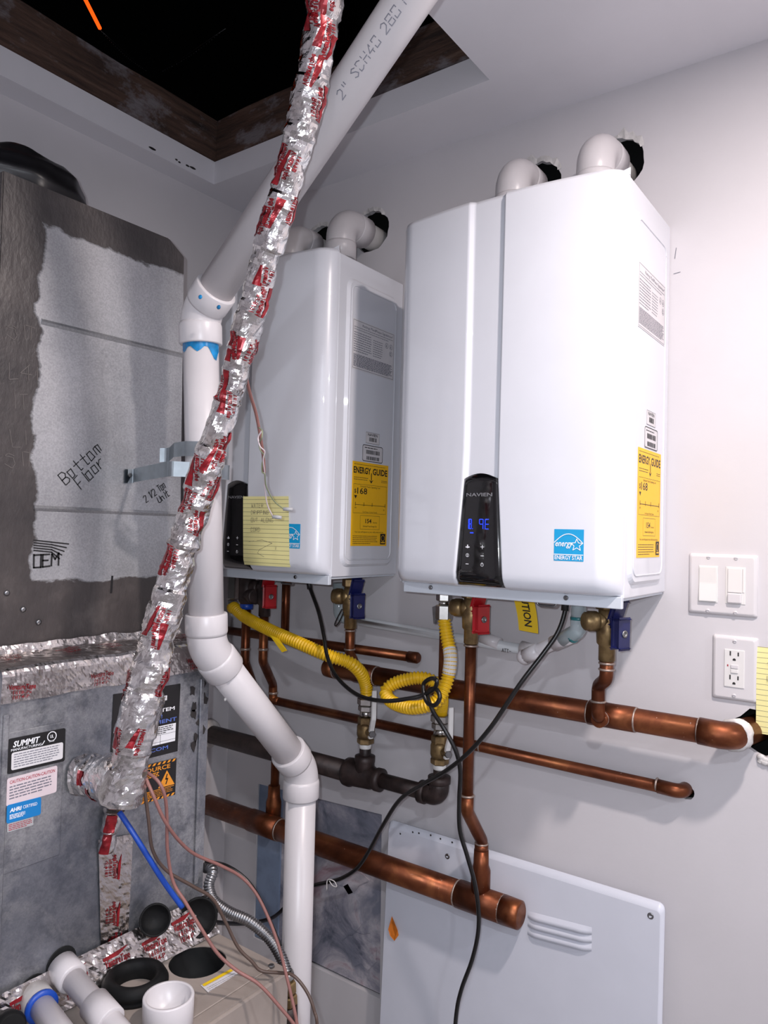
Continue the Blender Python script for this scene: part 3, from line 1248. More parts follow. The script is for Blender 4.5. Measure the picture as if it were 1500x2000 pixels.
obj('plaster_collar', bm, 'plaster', t)
bm = B()
xt = on(1205, 1400, 'y', YP2).x
XN = on(1168, 1385, 'y', YP2-.048).x
x735 = on(735, 1315, 'y', YP2).x
socket(bm, (xt-.052, YP2, zP2), (xt+.034, YP2, zP2), RP2, 24)
cyl(bm, (XN, YP2-.045, zP2-.001), (XN, YP2, zP2-.001), R34+.003, 18)
obj('tee', bm, 'copper', t)
bm = B()
socket(bm, (x735-.06, YP2, zP2), (x735, YP2, zP2), RP2, 24)
obj('coupling', bm, 'copper', t)
for rx in (xt-.053, xt+.035, x735+.001, xel-.045, xl+.034):
    bm = B()
    ringlet(bm, (rx, YP2, zP2), (1, 0, 0), RP2+.0005)
    obj('solder_joint', bm, 'solder', t)

# P3
YP3 = 1.42
zP3 = 1.049
x3l = on(530, 1368, 'y', YP3).x
t = thing('copper_pipe', 'thin copper pipe below the thick one, running right to a small wall elbow', 'pipe', (-.8, YP3, zP3), 'copper pipes along the wall')
bm = B()
xq = SMALL_HOLE[0]
cyl(bm, (x3l, YP3, zP3), (xq-.03, YP3, zP3-.006), R34, 18)
obj('pipe', bm, 'copper', t)
bm = B()
tube(bm, fillet([(xq-.045, YP3, zP3-.0055), (xq-.004, YP3, zP3-.007), (xq-.0, WY+.05, zP3-.008)], .016, 8), R34+.0018, 18)
obj('elbow', bm, 'copper', t)
x922 = on(938, 1462, 'y', YP3).x
for rx in (xq-.047, x922):
    bm = B()
    ringlet(bm, (rx, YP3, zP3-.003), (1, 0, 0), R34+.0005)
    obj('solder_joint', bm, 'solder', t)

# P4
YP4, RP4 = 1.375, .0262
zP4 = on(1008, 1785, 'y', YP4).z
x4e = on(1018, 1788, 'y', YP4).x
xt1 = on(518, 1600, 'y', YP4).x
xt2 = on(938, 1755, 'y', YP4).x
t = thing('copper_pipe', 'thickest copper pipe low on the wall, its capped end in front of the white panel', 'pipe', (-1., YP4, zP4), 'copper pipes along the wall')
bm = B()
cyl(bm, (WX+.002, YP4, zP4), (x4e-.01, YP4, zP4), RP4, 24)
obj('pipe', bm, 'copper', t)
bm = B()
lathe(bm, (x4e, YP4, zP4), (-1, 0, 0), [(0, RP4-.004), (.003, RP4+.001), (.04, RP4+.0022), (.04, RP4)], 24)
obj('end_cap', bm, 'copper', t)
for xx, zup in ((xt1, .062), (xt2, .075)):
    bm = B()
    socket(bm, (xx-.05, YP4, zP4), (xx+.05, YP4, zP4), RP4, 24)
    yb = 1.404 if xx == xt1 else YP4
    lathe(bm, (xx, yb, zP4), (0, 0, 1), [(0, .02), (zup-.012, .02), (zup, R34+.005), (zup+.03, R34+.004), (zup+.03, R34)], 20)
    obj('tee', bm, 'copper', t)
for rx in (x4e-.043, xt2-.053, xt1+.053):
    bm = B()
    ringlet(bm, (rx, YP4, zP4), (1, 0, 0), RP4+.0005)
    obj('solder_joint', bm, 'solder', t)

# ------------------------------------------------------------------ valves under the heaters
def iso_valve(label, x, y, z_top, z_bot, hmat, port, hdir, dark=False, group='isolation valves under the heaters'):
    """body with union nut, a drain port towards port, a lever handle towards hdir"""
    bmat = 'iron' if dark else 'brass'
    t = thing('isolation_valve', label, 'valve', (x, y, z_bot), group)
    L = z_top-z_bot
    zc = z_bot+L*.5
    bm = B()
    lathe(bm, (x, y, z_bot), (0, 0, 1), [(0, .0125), (.002, .0145), (.028, .0145), (.032, .018), (L*.5, .0195), (L*.62, .0165), (L-.022, .0155)], 20)
    pd = V(port).normalized()
    lathe(bm, (x, y, zc+.012), pd, [(0, .016), (.022, .015)], 18)
    obj('body', bm, bmat, t)
    bm = B()
    hexnut(bm, (x, y, z_top-.026), (0, 0, 1), .018, .0215)
    lathe(bm, (x, y, z_top-.008), (0, 0, 1), [(0, .016), (.0055, .016)], 18)
    obj('union_nut', bm, bmat, t)
    bm = B()
    p0 = V(x, y, zc+.012)+pd*.018
    lathe(bm, p0, pd, [(0, .0155), (.004, .0185), (.017, .0185), (.02, .0165), (.024, .0165), (.027, .013)], 14)
    obj('drain_cap', bm, bmat, t)
    hd = V(hdir).normalized()
    up = V(0, 0, 1)
    sd = hd.cross(up)
    c = V(x, y, zc-.006)+hd*.017
    bm = B()
    cyl(bm, c-hd*.006, c+hd*.018, .0085, 14)
    obox(bm, c+hd*.012+up*.0, hd, sd, up, .017, .021, .05, .004)
    obox(bm, c+hd*.004+up*.036, hd*.94+up*-.34, sd, up*.94+hd*.34, .011, .019, .046, .004)
    h = obj('handle', bm, hmat, t)
    bm = B()
    lathe(bm, c+hd*.0195, hd, [(0, .0065), (.003, .0065), (.003, .0035), (.0015, .0035)], 12)
    obj('handle_screw', bm, 'steel', h)
    return t


def zat(px, py, y):
    return on(px, py, 'y', y).z


YV = 1.30
CAMD = V(.4, -.9, 0)
# right heater: hot (red) valve and its riser down to P4
xh = on(921, 1200, 'y', YV).x
iso_valve('brass valve with red handle under the right heater', xh, YV, HB-.006, zat(921, 1258, YV), 'valve_red', (-1, -.12, 0), (.93, -.36, 0))
t = thing('copper_riser', 'copper riser from the red-handled valve of the right heater down to the thickest pipe', 'pipe', (xh, YV, zP4), 'copper risers')
zj0, zj1 = zat(915, 1585, YV), zat(936, 1640, YP4)
ztee = zP4+.105
bm = B()
cyl(bm, (xh, YV, zj0+.004), (xh, YV, zat(921, 1258, YV)+.006), R34, 18)
obj('pipe', bm, 'copper', t)
xj = xt2
bm = B()
tube(bm, fillet([(xh, YV, zj0+.03), (xh, YV, zj0), (xj, YP4, zj1), (xj, YP4, ztee)], .016, 6), R34+.0016, 18)
obj('offset_elbow', bm, 'copper', t)
bm = B()
cyl(bm, (xj, YP4, ztee-.006), (xj, YP4, ztee+.012), R34+.003, 18)
obj('coupling', bm, 'copper', t)
for p, d in (((xh, YV, zj0+.031), (0, 0, 1)), ((xj, YP4, ztee+.013), (0, 0, 1)), ((xj, YP4, ztee-.007), (0, 0, 1)), ((xh, YV, zat(921, 1258, YV)-.003), (0, 0, 1))):
    bm = B()
    ringlet(bm, p, d, R34+.0022)
    obj('solder_joint', bm, 'solder', t)

# right heater: cold (blue) valve and the swan neck into P2
xc = on(1186, 1230, 'y', YV).x
zb_ = zat(1186, 1292, YV)
iso_valve('brass valve with dark blue handle under the right heater', xc, YV, HB-.006, zb_, 'valve_blue', (-.72, -.7, 0), (.93, -.36, 0))
t = thing('copper_riser', 'short copper swan neck joining the blue-handled valve of the right heater to the thick pipe', 'pipe', (xc, YV, zP2), 'copper risers')
xn, YN = XN, YP2-.048
a1, a2 = zat(1186, 1322, YV), zat(1168, 1358, YN)
bm = B()
pth = fillet([(xc, YV, zb_+.01), (xc, YV, a1-.004), (xn, YN, a1-.024), (xn, YN, zP2+.004), (xn, YP2-.012, zP2-.001)], .017, 7)
tube(bm, pth, R34+.001, 18)
obj('pipe', bm, 'copper', t)
for p, d in (((xc, YV, zb_-.003), (0, 0, 1)), ((xc, YV, zb_-.014), (0, 0, 1)), ((xn, YN, zP2+.034), (0, 0, 1)), ((xn, YP2-.03, zP2-.001), (0, 1, 0))):
    bm = B()
    ringlet(bm, p, d, R34+.0022)
    obj('solder_joint', bm, 'solder', t)

# copper stub behind the yellow hose
xs = on(866, 1290, 'y', 1.37).x
t = thing('copper_riser', 'copper riser behind the yellow hose of the right heater, ending on the thick pipe', 'pipe', (xs, 1.372, zP2), 'copper risers')
bm = B()
cyl(bm, (xs, 1.372, zP2+.012), (xs, 1.372, HB-.008), R34, 18)
obj('pipe', bm, 'copper', t)
bm = B()
lathe(bm, (xs, 1.372, HB-.008), (0, 0, -1), [(0, .014), (.03, .014), (.03, R34)], 16)
obj('fitting', bm, 'brass', t)

# left heater: cold (blue) valve
YL = 1.33
xc1 = on(685, 1190, 'y', YL).x
zb1 = zat(684, 1228, YL)
iso_valve('shaded valve with dark blue handle under the left heater', xc1, YL, HB-.006, zb1, 'valve_blue', (-.9, -.43, 0), (.93, -.36, 0))
t = thing('copper_riser', 'short copper riser from the blue-handled valve of the left heater to the thick pipe', 'pipe', (xc1, YL, zP2), 'copper risers')
bm = B()
tube(bm, [(xc1, YL, zb1+.01), (xc1, YL, zP2+.055), (xc1, YP2-.03, zP2+.03), (xc1, YP2-.012, zP2+.012)], R34, 18)
obj('pipe', bm, 'copper', t)
for zz in (zb1-.004, zP2+.062):
    bm = B()
    ringlet(bm, (xc1, YL, zz), (0, 0, 1), R34+.001)
    obj('solder_joint', bm, 'solder', t)
bm = B()
a = V(xc1-.03, YL-.03, HB-.03)
tube(bm, catmull([on(668, 1190, 'y', 1.3), on(660, 1205, 'y', 1.3), on(654, 1219, 'y', 1.3), on(657, 1222, 'y', 1.3), on(664, 1212, 'y', 1.3), on(671, 1196, 'y', 1.3)], 6), .0016, 8)
tag(obj('cap_strap', bm, 'black_plastic'), 'thin black strap loop hanging from the blue-handled valve of the left heater', 'strap')
# left heater: red valve, riser to P3
YR = 1.32
xr1 = on(517, 1170, 'y', YR).x
zbr = zat(515, 1204, YR)
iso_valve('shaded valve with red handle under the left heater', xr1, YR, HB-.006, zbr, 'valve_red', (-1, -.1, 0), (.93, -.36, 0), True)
t = thing('copper_riser', 'copper riser bent back from the red-handled valve of the left heater', 'pipe', (xr1, YR, zP3), 'copper risers')
bm = B()
tube(bm, fillet([(xr1, YR, zbr+.01), (xr1, YR, zat(515, 1292, YR)), (x3l+.006, YP3-.002, zat(527, 1335, YP3)), (x3l+.006, YP3, zP3), (x3l+.03, YP3, zP3)], .016, 6), R34, 18)
obj('pipe', bm, 'copper', t)
for px, py, yy, xx in ((515, 1268, YR, xr1), (528, 1352, YP3, x3l+.006)):
    bm = B()
    ringlet(bm, (xx, yy, zat(px, py, yy)), (0, 0, 1), R34+.001, .006)
    obj('solder_joint', bm, 'solder', t)
# left heater: dark service valve and riser V1 down to P4
xv = on(482, 1170, 'y', YR).x
zbv = zat(482, 1188, YR)
t = thing('service_valve', 'dark service valve with a light blue band under the left heater', 'valve', (xv, YR, zbv))
bm = B()
lathe(bm, (xv, YR, zbv), (0, 0, 1), [(0, .015), (.012, .0165), (.02, .021), (HB-.012-zbv, .021)], 18)
lathe(bm, (xv, YR, zbv+.034), (.9, -.3, 0), [(0, .017), (.03, .017), (.034, .02), (.048, .02), (.05, .016)], 16)
obj('body', bm, 'iron', t)
bm = B()
lathe(bm, (xv, YR, zbv-.002), (0, 0, 1), [(0, .0162), (.006, .0168), (.013, .0168), (.014, .0155)], 18)
obj('band', bm, 'wire_blue', t)['label'] = 'light blue band'
YV1 = 1.406
x1b = xt1
x1a = on(497, 1345, 'y', YV1).x
t = thing('copper_riser', 'copper riser with two bends from the dark service valve down to the thickest pipe', 'pipe', (x1b, YP4, zP4), 'copper risers')
bm = B()
tube(bm, fillet([(xv, YR, zbv+.004), (xv, YR, zat(482, 1292, YR)), (x1a, YV1, zat(497, 1345, YV1)), (x1a, YV1, zG+.09), (x1b, YV1, zG+.02), (x1b, YV1, zP4+.05)], .016, 6), R34, 18)
obj('pipe', bm, 'copper', t)
bm = B()
ringlet(bm, (xv, YR, zat(482, 1268, YR)), (0, 0, 1), R34+.001, .006)
obj('solder_joint', bm, 'solder', t)
# left heater: plain copper drop to P1
x3 = on(558, 1180, 'y', YB-.004).x
t = thing('copper_riser', 'straight copper drop under the left heater onto the thin capped pipe', 'pipe', (x3, YB, zP1), 'copper risers')
bm = B()
cyl(bm, (x3, YB-.004, zP1), (x3, YB-.004, HB-.008), R34, 18)
obj('pipe', bm, 'copper', t)
bm = B()
lathe(bm, (x3, YB-.004, HB-.008), (0, 0, -1), [(0, .0135), (.035, .0135), (.038, R34)], 16)
obj('fitting', bm, 'copper', t)

# ------------------------------------------------------------------ gas pipe


xg1 = on(712, 1510, 'y', YG).x
xg2 = on(857, 1555, 'y', YG).x
t = thing('gas_pipe', 'black iron gas pipe with a tee and an end elbow under the two gas valves', 'pipe', (-1.2, YG, zG))
bm = B()
cyl(bm, (WX+.002, YG, zG), (xg1-.02, YG, zG), RG, 22)
obj('large_pipe', bm, 'iron', t)
bm = B()
cyl(bm, (xg1+.02, YG, zG), (xg2-.02, YG, zG), .0168, 20)
obj('small_pipe', bm, 'iron', t)
bm = B()
lathe(bm, (xg1-.05, YG, zG), (1, 0, 0), [(0, RG), (0, .032), (.012, .033), (.02, .029), (.07, .026), (.082, .022), (.086, .026), (.098, .026), (.1, .0168)], 24)
lathe(bm, (xg1, YG, zG), (0, 0, 1), [(0, .026), (.028, .022), (.034, .0235), (.046, .0235), (.048, .014)], 20)
obj('tee', bm, 'iron', t)
bm = B()
tube(bm, fillet([(xg2-.045, YG, zG), (xg2, YG, zG), (xg2, YG, zG+.035)], .022, 9), .0215, 20)
lathe(bm, (xg2-.046, YG, zG), (1, 0, 0), [(0, .0168), (0, .0245), (.014, .0245), (.016, .021)], 20)
lathe(bm, (xg2, YG, zG+.042), (0, 0, -1), [(0, .0135), (0, .0245), (.014, .0245), (.016, .021)], 20)
obj('elbow', bm, 'iron', t)
bm = B()
lathe(bm, (WX+.002, YG, zG), (1, 0, 0), [(0, .04), (.012, .037), (.018, .03), (.018, RG)], 20)
obj('wall_sleeve', bm, 'plaster', t)['label'] = 'white filler collar where the pipe leaves the wall'


def gas_valve(label, x, zb, zt):
    """nipple, white thread tape, brass ball valve with coated lever, steel union on top"""
    t = thing('gas_valve', label, 'valve', (x, YG, zb), 'gas shut-off valves')
    L = zt-zb
    bm = B()
    lathe(bm, (x, YG, zb-.02), (0, 0, 1), [(0, .0132), (L*.2+.02, .0132)], 18)
    obj('nipple', bm, 'iron', t)
    bm = B()
    lathe(bm, (x, YG, zb+L*.13), (0, 0, 1), [(0, .0136), (.003, .0144), (L*.08, .0144), (L*.1, .0136)], 18)
    obj('thread_tape', bm, 'thread_tape', t)
    bm = B()
    z0 = zb+L*.21
    hexnut(bm, (x, YG, z0), (0, 0, 1), L*.1, .0195)
    lathe(bm, (x, YG, z0+L*.1), (0, 0, 1), [(0, .018), (L*.06, .0205), (L*.2, .0205), (L*.26, .0178)], 20)
    hexnut(bm, (x, YG, z0+L*.33), (0, 0, 1), L*.13, .0192)
    hd = V(.86, -.5, 0)
    lathe(bm, (x, YG, z0+L*.23), hd, [(0, .01), (.024, .009), (.026, .0075), (.034, .0075)], 14)
    obj('body', bm, 'brass', t)
    bm = B()
    z1 = z0+L*.47
    lathe(bm, (x, YG, z1), (0, 0, 1), [(0, .015), (L*.1, .0145)], 18)
    hexnut(bm, (x, YG, z1+L*.09), (0, 0, 1), L*.1, .019)
    hexnut(bm, (x, YG, z1+L*.2), (0, 0, 1), L*.12, .0215)
    obj('union', bm, 'chrome', t)
    c = V(x, YG, z0+L*.23)+hd*.03
    sd = V(.5, .86, 0)
    bm = B()
    pr = [(-.006, -.012), (.004, -.012), (.006, .012), (.018, .035), (.018, .1), (.0125, .1), (.0125, .037), (0., .014)]
    prism(bm, [c+hd*a+V(0, 0, 1)*b*1.0-sd*.0055 for a, b in pr], sd*.011)
    bmesh.ops.bevel(bm, geom=bm.edges[:], offset=.0015, segments=1, affect='EDGES')
    h = obj('lever', bm, 'device_white', t)
    bm = B()
    hexnut(bm, c+hd*.003, hd, .007, .008, .001)
    obj('lever_nut', bm, 'steel', h)
    return z1+L*.32


zv1 = zG+.046
top1 = gas_valve('brass gas shut-off valve with pale lever over the tee of the black pipe', xg1, zv1, zat(712, 1362, YG))
top2 = gas_valve('brass gas shut-off valve with pale lever over the end elbow of the black pipe', xg2, zG+.04, zat(857, 1395, YG))


def hose(path, pitch=.0072, r=.0132, amp=.0011):
    pts, L = resample(path, pitch/5)
    bm = B()
    tube(bm, pts, lambda i: r+amp*math.sin(2*PI*i/5+.3), 18)
    return bm


# left heater's yellow hose
xg = on(455, 1150, 'y', YR).x
g1 = on(456, 1196, 'y', YR)
t = thing('gas_hose', 'yellow ribbed gas hose sagging from the left heater to the shut-off valve', 'gas hose', (xg1, YG, top1), 'yellow gas hoses')
hp = catmull([g1, on(462, 1185, 'y', 1.315)+V(0, 0, -.0), on(480, 1206, 'y', 1.3), on(530, 1232, 'y', 1.27), on(580, 1254, 'y', 1.26), on(640, 1280, 'y', 1.275), on(680, 1293, 'y', 1.30), on(703, 1312, 'y', 1.33), on(714, 1335, 'y', 1.36), V(xg1, YG, top1+.008)], 10)
hp = catmull([V(xg, YR, g1.z+.012), on(459, 1188, 'y', 1.31), on(480, 1206, 'y', 1.3), on(530, 1232, 'y', 1.27), on(580, 1254, 'y', 1.26), on(640, 1280, 'y', 1.275), on(680, 1293, 'y', 1.30), on(703, 1312, 'y', 1.33), on(714, 1335, 'y', 1.36), V(xg1, YG, top1+.008)], 10)
obj('hose', hose(hp, .0072, .0136, .0017), 'yellow_hose', t)
bm = B()
hexnut(bm, (xg, YR, g1.z+.006), (0, 0, 1), .026, .0145)
hexnut(bm, (xg, YR, g1.z+.034), (0, 0, 1), HB-.008-g1.z-.034, .0165)
obj('inlet_nut', bm, 'chrome', t)
bm = B()
q0, q1 = on(535, 1238, 'y', 1.262), on(558, 1270, 'y', 1.25)
prism(bm, [q0+V(.0, -.016, 0), q0+V(.03, -.016, -.006), q1+V(.014, -.01, .002), q1+V(-.002, -.01, -.004)], (0, .0006, 0))
obj('hose_tag', bm, 'tag_yellow', t)
# right heater's yellow hose with its loop
xg_2 = on(867, 1190, 'y', YV).x
g2 = zat(867, 1216, YV)
t = thing('gas_hose', 'yellow ribbed gas hose looped once between the right heater and its shut-off valve', 'gas hose', (xg2, YG, top2), 'yellow gas hoses')
hp = catmull([V(xg_2, YV, g2+.012), on(872, 1239, 'y', 1.295), on(879, 1275, 'y', 1.285), on(879, 1300, 'y', 1.28), on(873, 1330, 'y', 1.275), on(862, 1357, 'y', 1.265), on(845, 1374, 'y', 1.255), on(812, 1382, 'y', 1.25), on(785, 1379, 'y', 1.255), on(762, 1368, 'y', 1.265), on(753, 1351, 'y', 1.275), on(768, 1336, 'y', 1.285), on(795, 1327, 'y', 1.295), on(822, 1324, 'y', 1.305), on(846, 1331, 'y', 1.315), on(860, 1350, 'y', 1.325), on(863, 1370, 'y', 1.345), V(xg2+.001, YG, top2+.012), V(xg2, YG, top2+.002)], 10)
obj('hose', hose(hp, .0070, .0124, .0018), 'yellow_hose', t)
bm = B()
lathe(bm, (xg2, YG, top2-.002), (0, 0, 1), [(0, .0142), (.03, .0138), (.032, .0125)], 18)
obj('hose_cuff', bm, 'yellow_hose', t)
bm = B()
hexnut(bm, (xg_2, YV, g2+.006), (0, 0, 1), .03, .017)
lathe(bm, (xg_2, YV, g2+.036), (0, 0, 1), [(0, .011), (.008, .011)], 14)
hexnut(bm, (xg_2, YV, g2+.044), (0, 0, 1), HB-.008-g2-.044, .0165)
obj('inlet_nut', bm, 'chrome', t)
bm = B()
sub = resample(hp, .002)[0]
i0 = int(len(sub)*.12)
tube(bm, sub[i0:i0+28], lambda i: .0136 if 1 < i < 26 else .0125, 16)
obj('worn_sleeve', bm, 'plaster', t)['label'] = 'pale worn stretch of hose'
bm = B()
prism(bm, [(xg_2-.026, YV-.004, g2+.03), (xg_2-.016, YV-.004, g2+.034), (xg_2-.018, YV-.004, g2-.004), (xg_2-.022, YV-.004, g2-.004)], (0, .008, 0))
obj('clip', bm, 'steel', t)

# ------------------------------------------------------------------ condensate pipe
YC, RC = 1.405, .0107
zc0, zc1 = zat(700, 1213, YC), zat(1000, 1266, YC)
cA, cB = on(672, 1208, 'y', YC), on(1042, 1272, 'y', YC)
t = thing('condensate_pipe', 'thin white plastic drain pipe along the wall between the two heaters', 'pipe', (-.9, YC, zc0))
xd = on(655, 1180, 'y', 1.37).x
bm = B()
tube(bm, fillet([(cB.x, YC, cB.z), (cA.x, YC, cA.z), (xd, 1.385, cA.z+.004)], .02, 6), RC, 16)
obj('wall_run', bm, 'condensate_pvc', t)
bm = B()
tube(bm, fillet([(xd+.025, 1.395, cA.z+.002), (xd, 1.385, cA.z+.006), (xd, 1.38, HB-.03)], .018, 7), RC+.003, 16)
obj('drop', bm, 'clear_pvc', t)
bm = B()
k0, k1 = on(941, 1246, 'y', YC), on(976, 1258, 'y', YC)
socket(bm, (k0.x, YC, k0.z), (k1.x, YC, k1.z), RC+.001, 18)
obj('coupling', bm, 'white_pvc', t)
bm = B()
k2, k3 = on(1018, 1264, 'y', YC), on(1046, 1272, 'y', YC)
socket(bm, (k2.x, YC, k2.z), (k3.x, YC, k3.z), RC+.001, 18)
obj('coupling', bm, 'white_pvc', t)
e0 = on(1024, 1283, 'y', 1.33)
e1 = on(1118, 1240, 'y', 1.305)
xcd = on(1130, 1200, 'y', 1.30).x
bm = B()
tube(bm, fillet([(cB.x+.004, YC, cB.z), e0+V(-.004, .01, -.002), e0+V(.02, -.001, .012), e1], .012, 6), .0122, 16)
sphere(bm, e0, .0155, (1, 1, .95))
obj('branch', bm, 'white_pvc', t)
bm = B()
socket(bm, e0+(e1-e0)*.02, e0+(e1-e0)*.32, .0125)
socket(bm, e0+(e1-e0)*.62, e0+(e1-e0)*.98, .0125)
obj('branch_coupling', bm, 'white_pvc', t)
bm = B()
tube(bm, fillet([e0+(e1-e0)*.8, V(xcd, 1.30, e1.z+.009), V(xcd, 1.30, HB-.05)], .014, 8), .0145, 18)
tube(bm, [V(xcd, 1.30, HB-.055), V(xcd, 1.30, HB-.006)], .0138, 18)
obj('drop', bm, 'clear_pvc', t)
bm = B()
lathe(bm, (xcd, 1.30, zat(1130, 1211, 1.3)), (0, 0, 1), [(0, .0146), (.002, .0152), (.005, .0149), (.006, .014)], 18)
d_ = (e1-e0).normalized()
lathe(bm, e1-d_*.004, d_, [(0, .0146), (.003, .0152), (.006, .0146)], 18)
obj('primer_ring', bm, 'primer_teal', t)['label'] = 'teal primer smears'
bm = B()
mpw = plane_map(on(985, 1268, 'y', YC)+V(0, -RC-.0004, -.004), (1, 0, -.02), (0, 0, 1))
script(bm, mpw, 'ATT-', 0, 0, .007, .001, k=0)
obj('pipe_lettering', bm, 'print_black', t)

# ------------------------------------------------------------------ heater power cords
cr = .0042
t = thing('power_cable', 'black power cord of the left heater, knotted at the yellow hose loop and hanging down', 'cable', on(603, 1140, 'y', 1.3), 'heater power cords')
c1 = [on(602, 1133, 'y', 1.3), on(606, 1150, 'y', 1.295), on(622, 1195, 'y', 1.28), on(632, 1240, 'y', 1.255), on(640, 1285, 'y', 1.235), on(660, 1325, 'y', 1.22), on(700, 1358, 'y', 1.2), on(750, 1369, 'y', 1.19), on(800, 1364, 'y', 1.2), on(828, 1357, 'y', 1.21)]
knot = [on(848, 1345, 'y', 1.205), on(853, 1330, 'y', 1.2), on(843, 1325, 'y', 1.21), on(828, 1335, 'y', 1.215), on(828, 1355, 'y', 1.21), on(836, 1374, 'y', 1.205), on(850, 1377, 'y', 1.2), on(859, 1362, 'y', 1.2), on(852, 1346, 'y', 1.205), on(838, 1348, 'y', 1.215), on(836, 1362, 'y', 1.225)]
c2 = [on(846, 1390, 'y', 1.23), on(862, 1415, 'y', 1.24), on(880, 1445, 'y', 1.245), on(893, 1475, 'y', 1.25), on(899, 1510, 'y', 1.255), on(897, 1560, 'y', 1.26), on(898, 1620, 'y', 1.265), on(912, 1670, 'y', 1.27), on(926, 1720, 'y', 1.275), on(934, 1770, 'y', 1.28), on(934, 1820, 'y', 1.285), on(922, 1875, 'y', 1.29), on(902, 1930, 'y', 1.295), on(892, 1975, 'y', 1.3), on(888, 2040, 'y', 1.31), on(886, 2200, 'y', 1.32)]
bm = B()
tube(bm, catmull(c1+knot+c2, 7), cr, 12)
obj('cable', bm, 'cable_black', t)
bm = B()
cyl(bm, on(602, 1128, 'y', 1.3), on(605, 1150, 'y', 1.296), .0062, 12)
obj('strain_relief', bm, 'black_plastic', t)
t = thing('power_cable', 'black power cord running from the right heater down left behind the white pipe', 'cable', on(1103, 1180, 'y', 1.28), 'heater power cords')
c3 = [on(1105, 1168, 'y', 1.28), on(1102, 1200, 'y', 1.275), on(1088, 1238, 'y', 1.265), on(1060, 1278, 'y', 1.25), on(1020, 1330, 'y', 1.23), on(985, 1382, 'y', 1.22), on(955, 1425, 'y', 1.215), on(915, 1470, 'y', 1.22), on(870, 1506, 'y', 1.23), on(820, 1535, 'y', 1.245), on(780, 1563, 'y', 1.26), on(748, 1612, 'y', 1.28), on(722, 1660, 'y', 1.3), on(698, 1695, 'y', 1.315), on(668, 1715, 'y', 1.32), on(640, 1723, 'y', 1.32), on(605, 1732, 'y', 1.32), on(575, 1752, 'y', 1.3), on(545, 1783, 'y', 1.24), on(520, 1797, 'y', 1.18), on(470, 1804, 'y', 1.1), on(415, 1801, 'y', .98)]
bm = B()
tube(bm, catmull(c3, 7), cr, 12)
obj('cable', bm, 'cable_black', t)
bm = B()
cyl(bm, on(1105, 1166, 'y', 1.28), on(1103, 1193, 'y', 1.277), .0068, 12)
obj('strain_relief', bm, 'black_plastic', t)
bm = B()
w0 = on(650, 1722, 'y', 1.31)
tube(bm, catmull([w0+V(-.012, -.006, -.02), w0+V(-.01, -.008, .002), w0+V(.0, -.009, .008), w0+V(.012, -.008, .006), w0+V(.016, -.006, -.004), w0+V(.006, -.008, -.004), w0+V(-.004, -.008, .004)], 5), .0012, 6)
tag(obj('twist_tie', bm, 'plaster'), 'white twist tie on the black cord in front of the stained patch', 'tie')
# yellow caution tag
p0, p1, p2, p3 = [on(a, b, 'y', 1.34) for a, b in ((1003, 1168), (1043, 1171), (1050, 1238), (1012, 1231))]
t = thing('caution_tag', 'yellow caution tag hanging under the right heater', 'tag', p3, None)


def cmp_(s, q, k=0.):           # s along the tag's length downwards, q across
    a = p0.lerp(p1, q).lerp(p3.lerp(p2, q), s)
    return a+V(0, -k+.006*math.sin(2.6*s), 0)


bm = B()
grid(bm, lambda u, v: cmp_(u, v), 8, 3)
obj('tag_sheet', bm, 'tag_yellow', t)
bm = B()
text(bm, lambda s, q, k=0.: cmp_(s, q, .0012), 'CAUTION', -.42, .34, .36, 1.26, .02)
bmesh.ops.delete(bm, geom=[v for v in bm.verts if v.co.z > p0.z-.001], context='VERTS')
obj('lettering', bm, 'print_black', t)
# ------------------------------------------------------------------ foil tape helpers
def foil_sheet(fn, nu, nv, amp=.0012, seed=0):
    """crinkled tape: fn(u,v) -> point, normal"""
    bm = B()

    def g(u, v):
        p, n = fn(u, v)
        q = p*60+V(seed, 0, 0)
        return p+n*(amp*(.8-abs(noise.noise(q))*2-abs(noise.noise(q*2.3)))+.0008)
    grid(bm, g, nu, nv, smooth=False)
    return bm


def tape_print(bm, mp, s, t, h, wedge=True, big='VentureTape', small='1618-Fx'):
    """one red imprint of the tape: solid wedge, name, number; its left foot at s,t"""
    w = h*4.6
    text(bm, mp, big, s, t, h, w, .025, .1)
    text(bm, mp, small, s+h*.8, t-h*1.0, h*.72, h*3.2, .01)
    text(bm, mp, '1814-P', s+h*.8, t-h*1.95, h*.72, h*2.8, .01)
    if wedge:
        bm.faces.new([bm.verts.new(mp(a, b, .0012)) for a, b in ((s-h*.2, t+h*1.05), (s+w*.55, t+h*1.05), (s+w*1.02, t+h*1.9), (s-h*.2, t+h*1.5))])


# ------------------------------------------------------------------ supply plenum
PX, PY0, PY1, PZ0, PZ1 = -1.15, .557, .925, 1.290, 2.045
galv('galvanised_plenum', .624, 1.3, 1.405, 1.985, .0)
galv('galvanised_coil', None, None, None, None, .55)
pl = thing('supply_plenum', 'grey galvanised duct plenum with black mastic edges and marker writing', 'duct', (-1.36, .74, PZ0))
bm = B()
ch = .034
prism(bm, [(PX, PY0, PZ0), (PX, PY1, PZ0), (PX, PY1-.018, PZ1-ch*.7), (PX, PY1-.02-ch, PZ1), (PX, PY0, PZ1)], (-.40, 0, 0))
bmesh.ops.bevel(bm, geom=bm.edges[:], offset=.002, segments=2, affect='EDGES')
obj('sheet_metal_box', bm, 'galvanised_plenum', pl)
for zz, sl in ((1.826, .004), (1.524, .0)):
    bm = B()
    prism(bm, [(PX-.001, PY0+.07, zz-.006), (PX+.0035, PY0+.07, zz), (PX-.001, PY0+.07, zz+.006)], (0, PY1-PY0-.082, sl))
    obj('stiffening_rib', bm, 'galvanised_plenum', pl)
mpp = plane_map((PX, 0, 0), (0, 1, 0), (0, 0, 1))


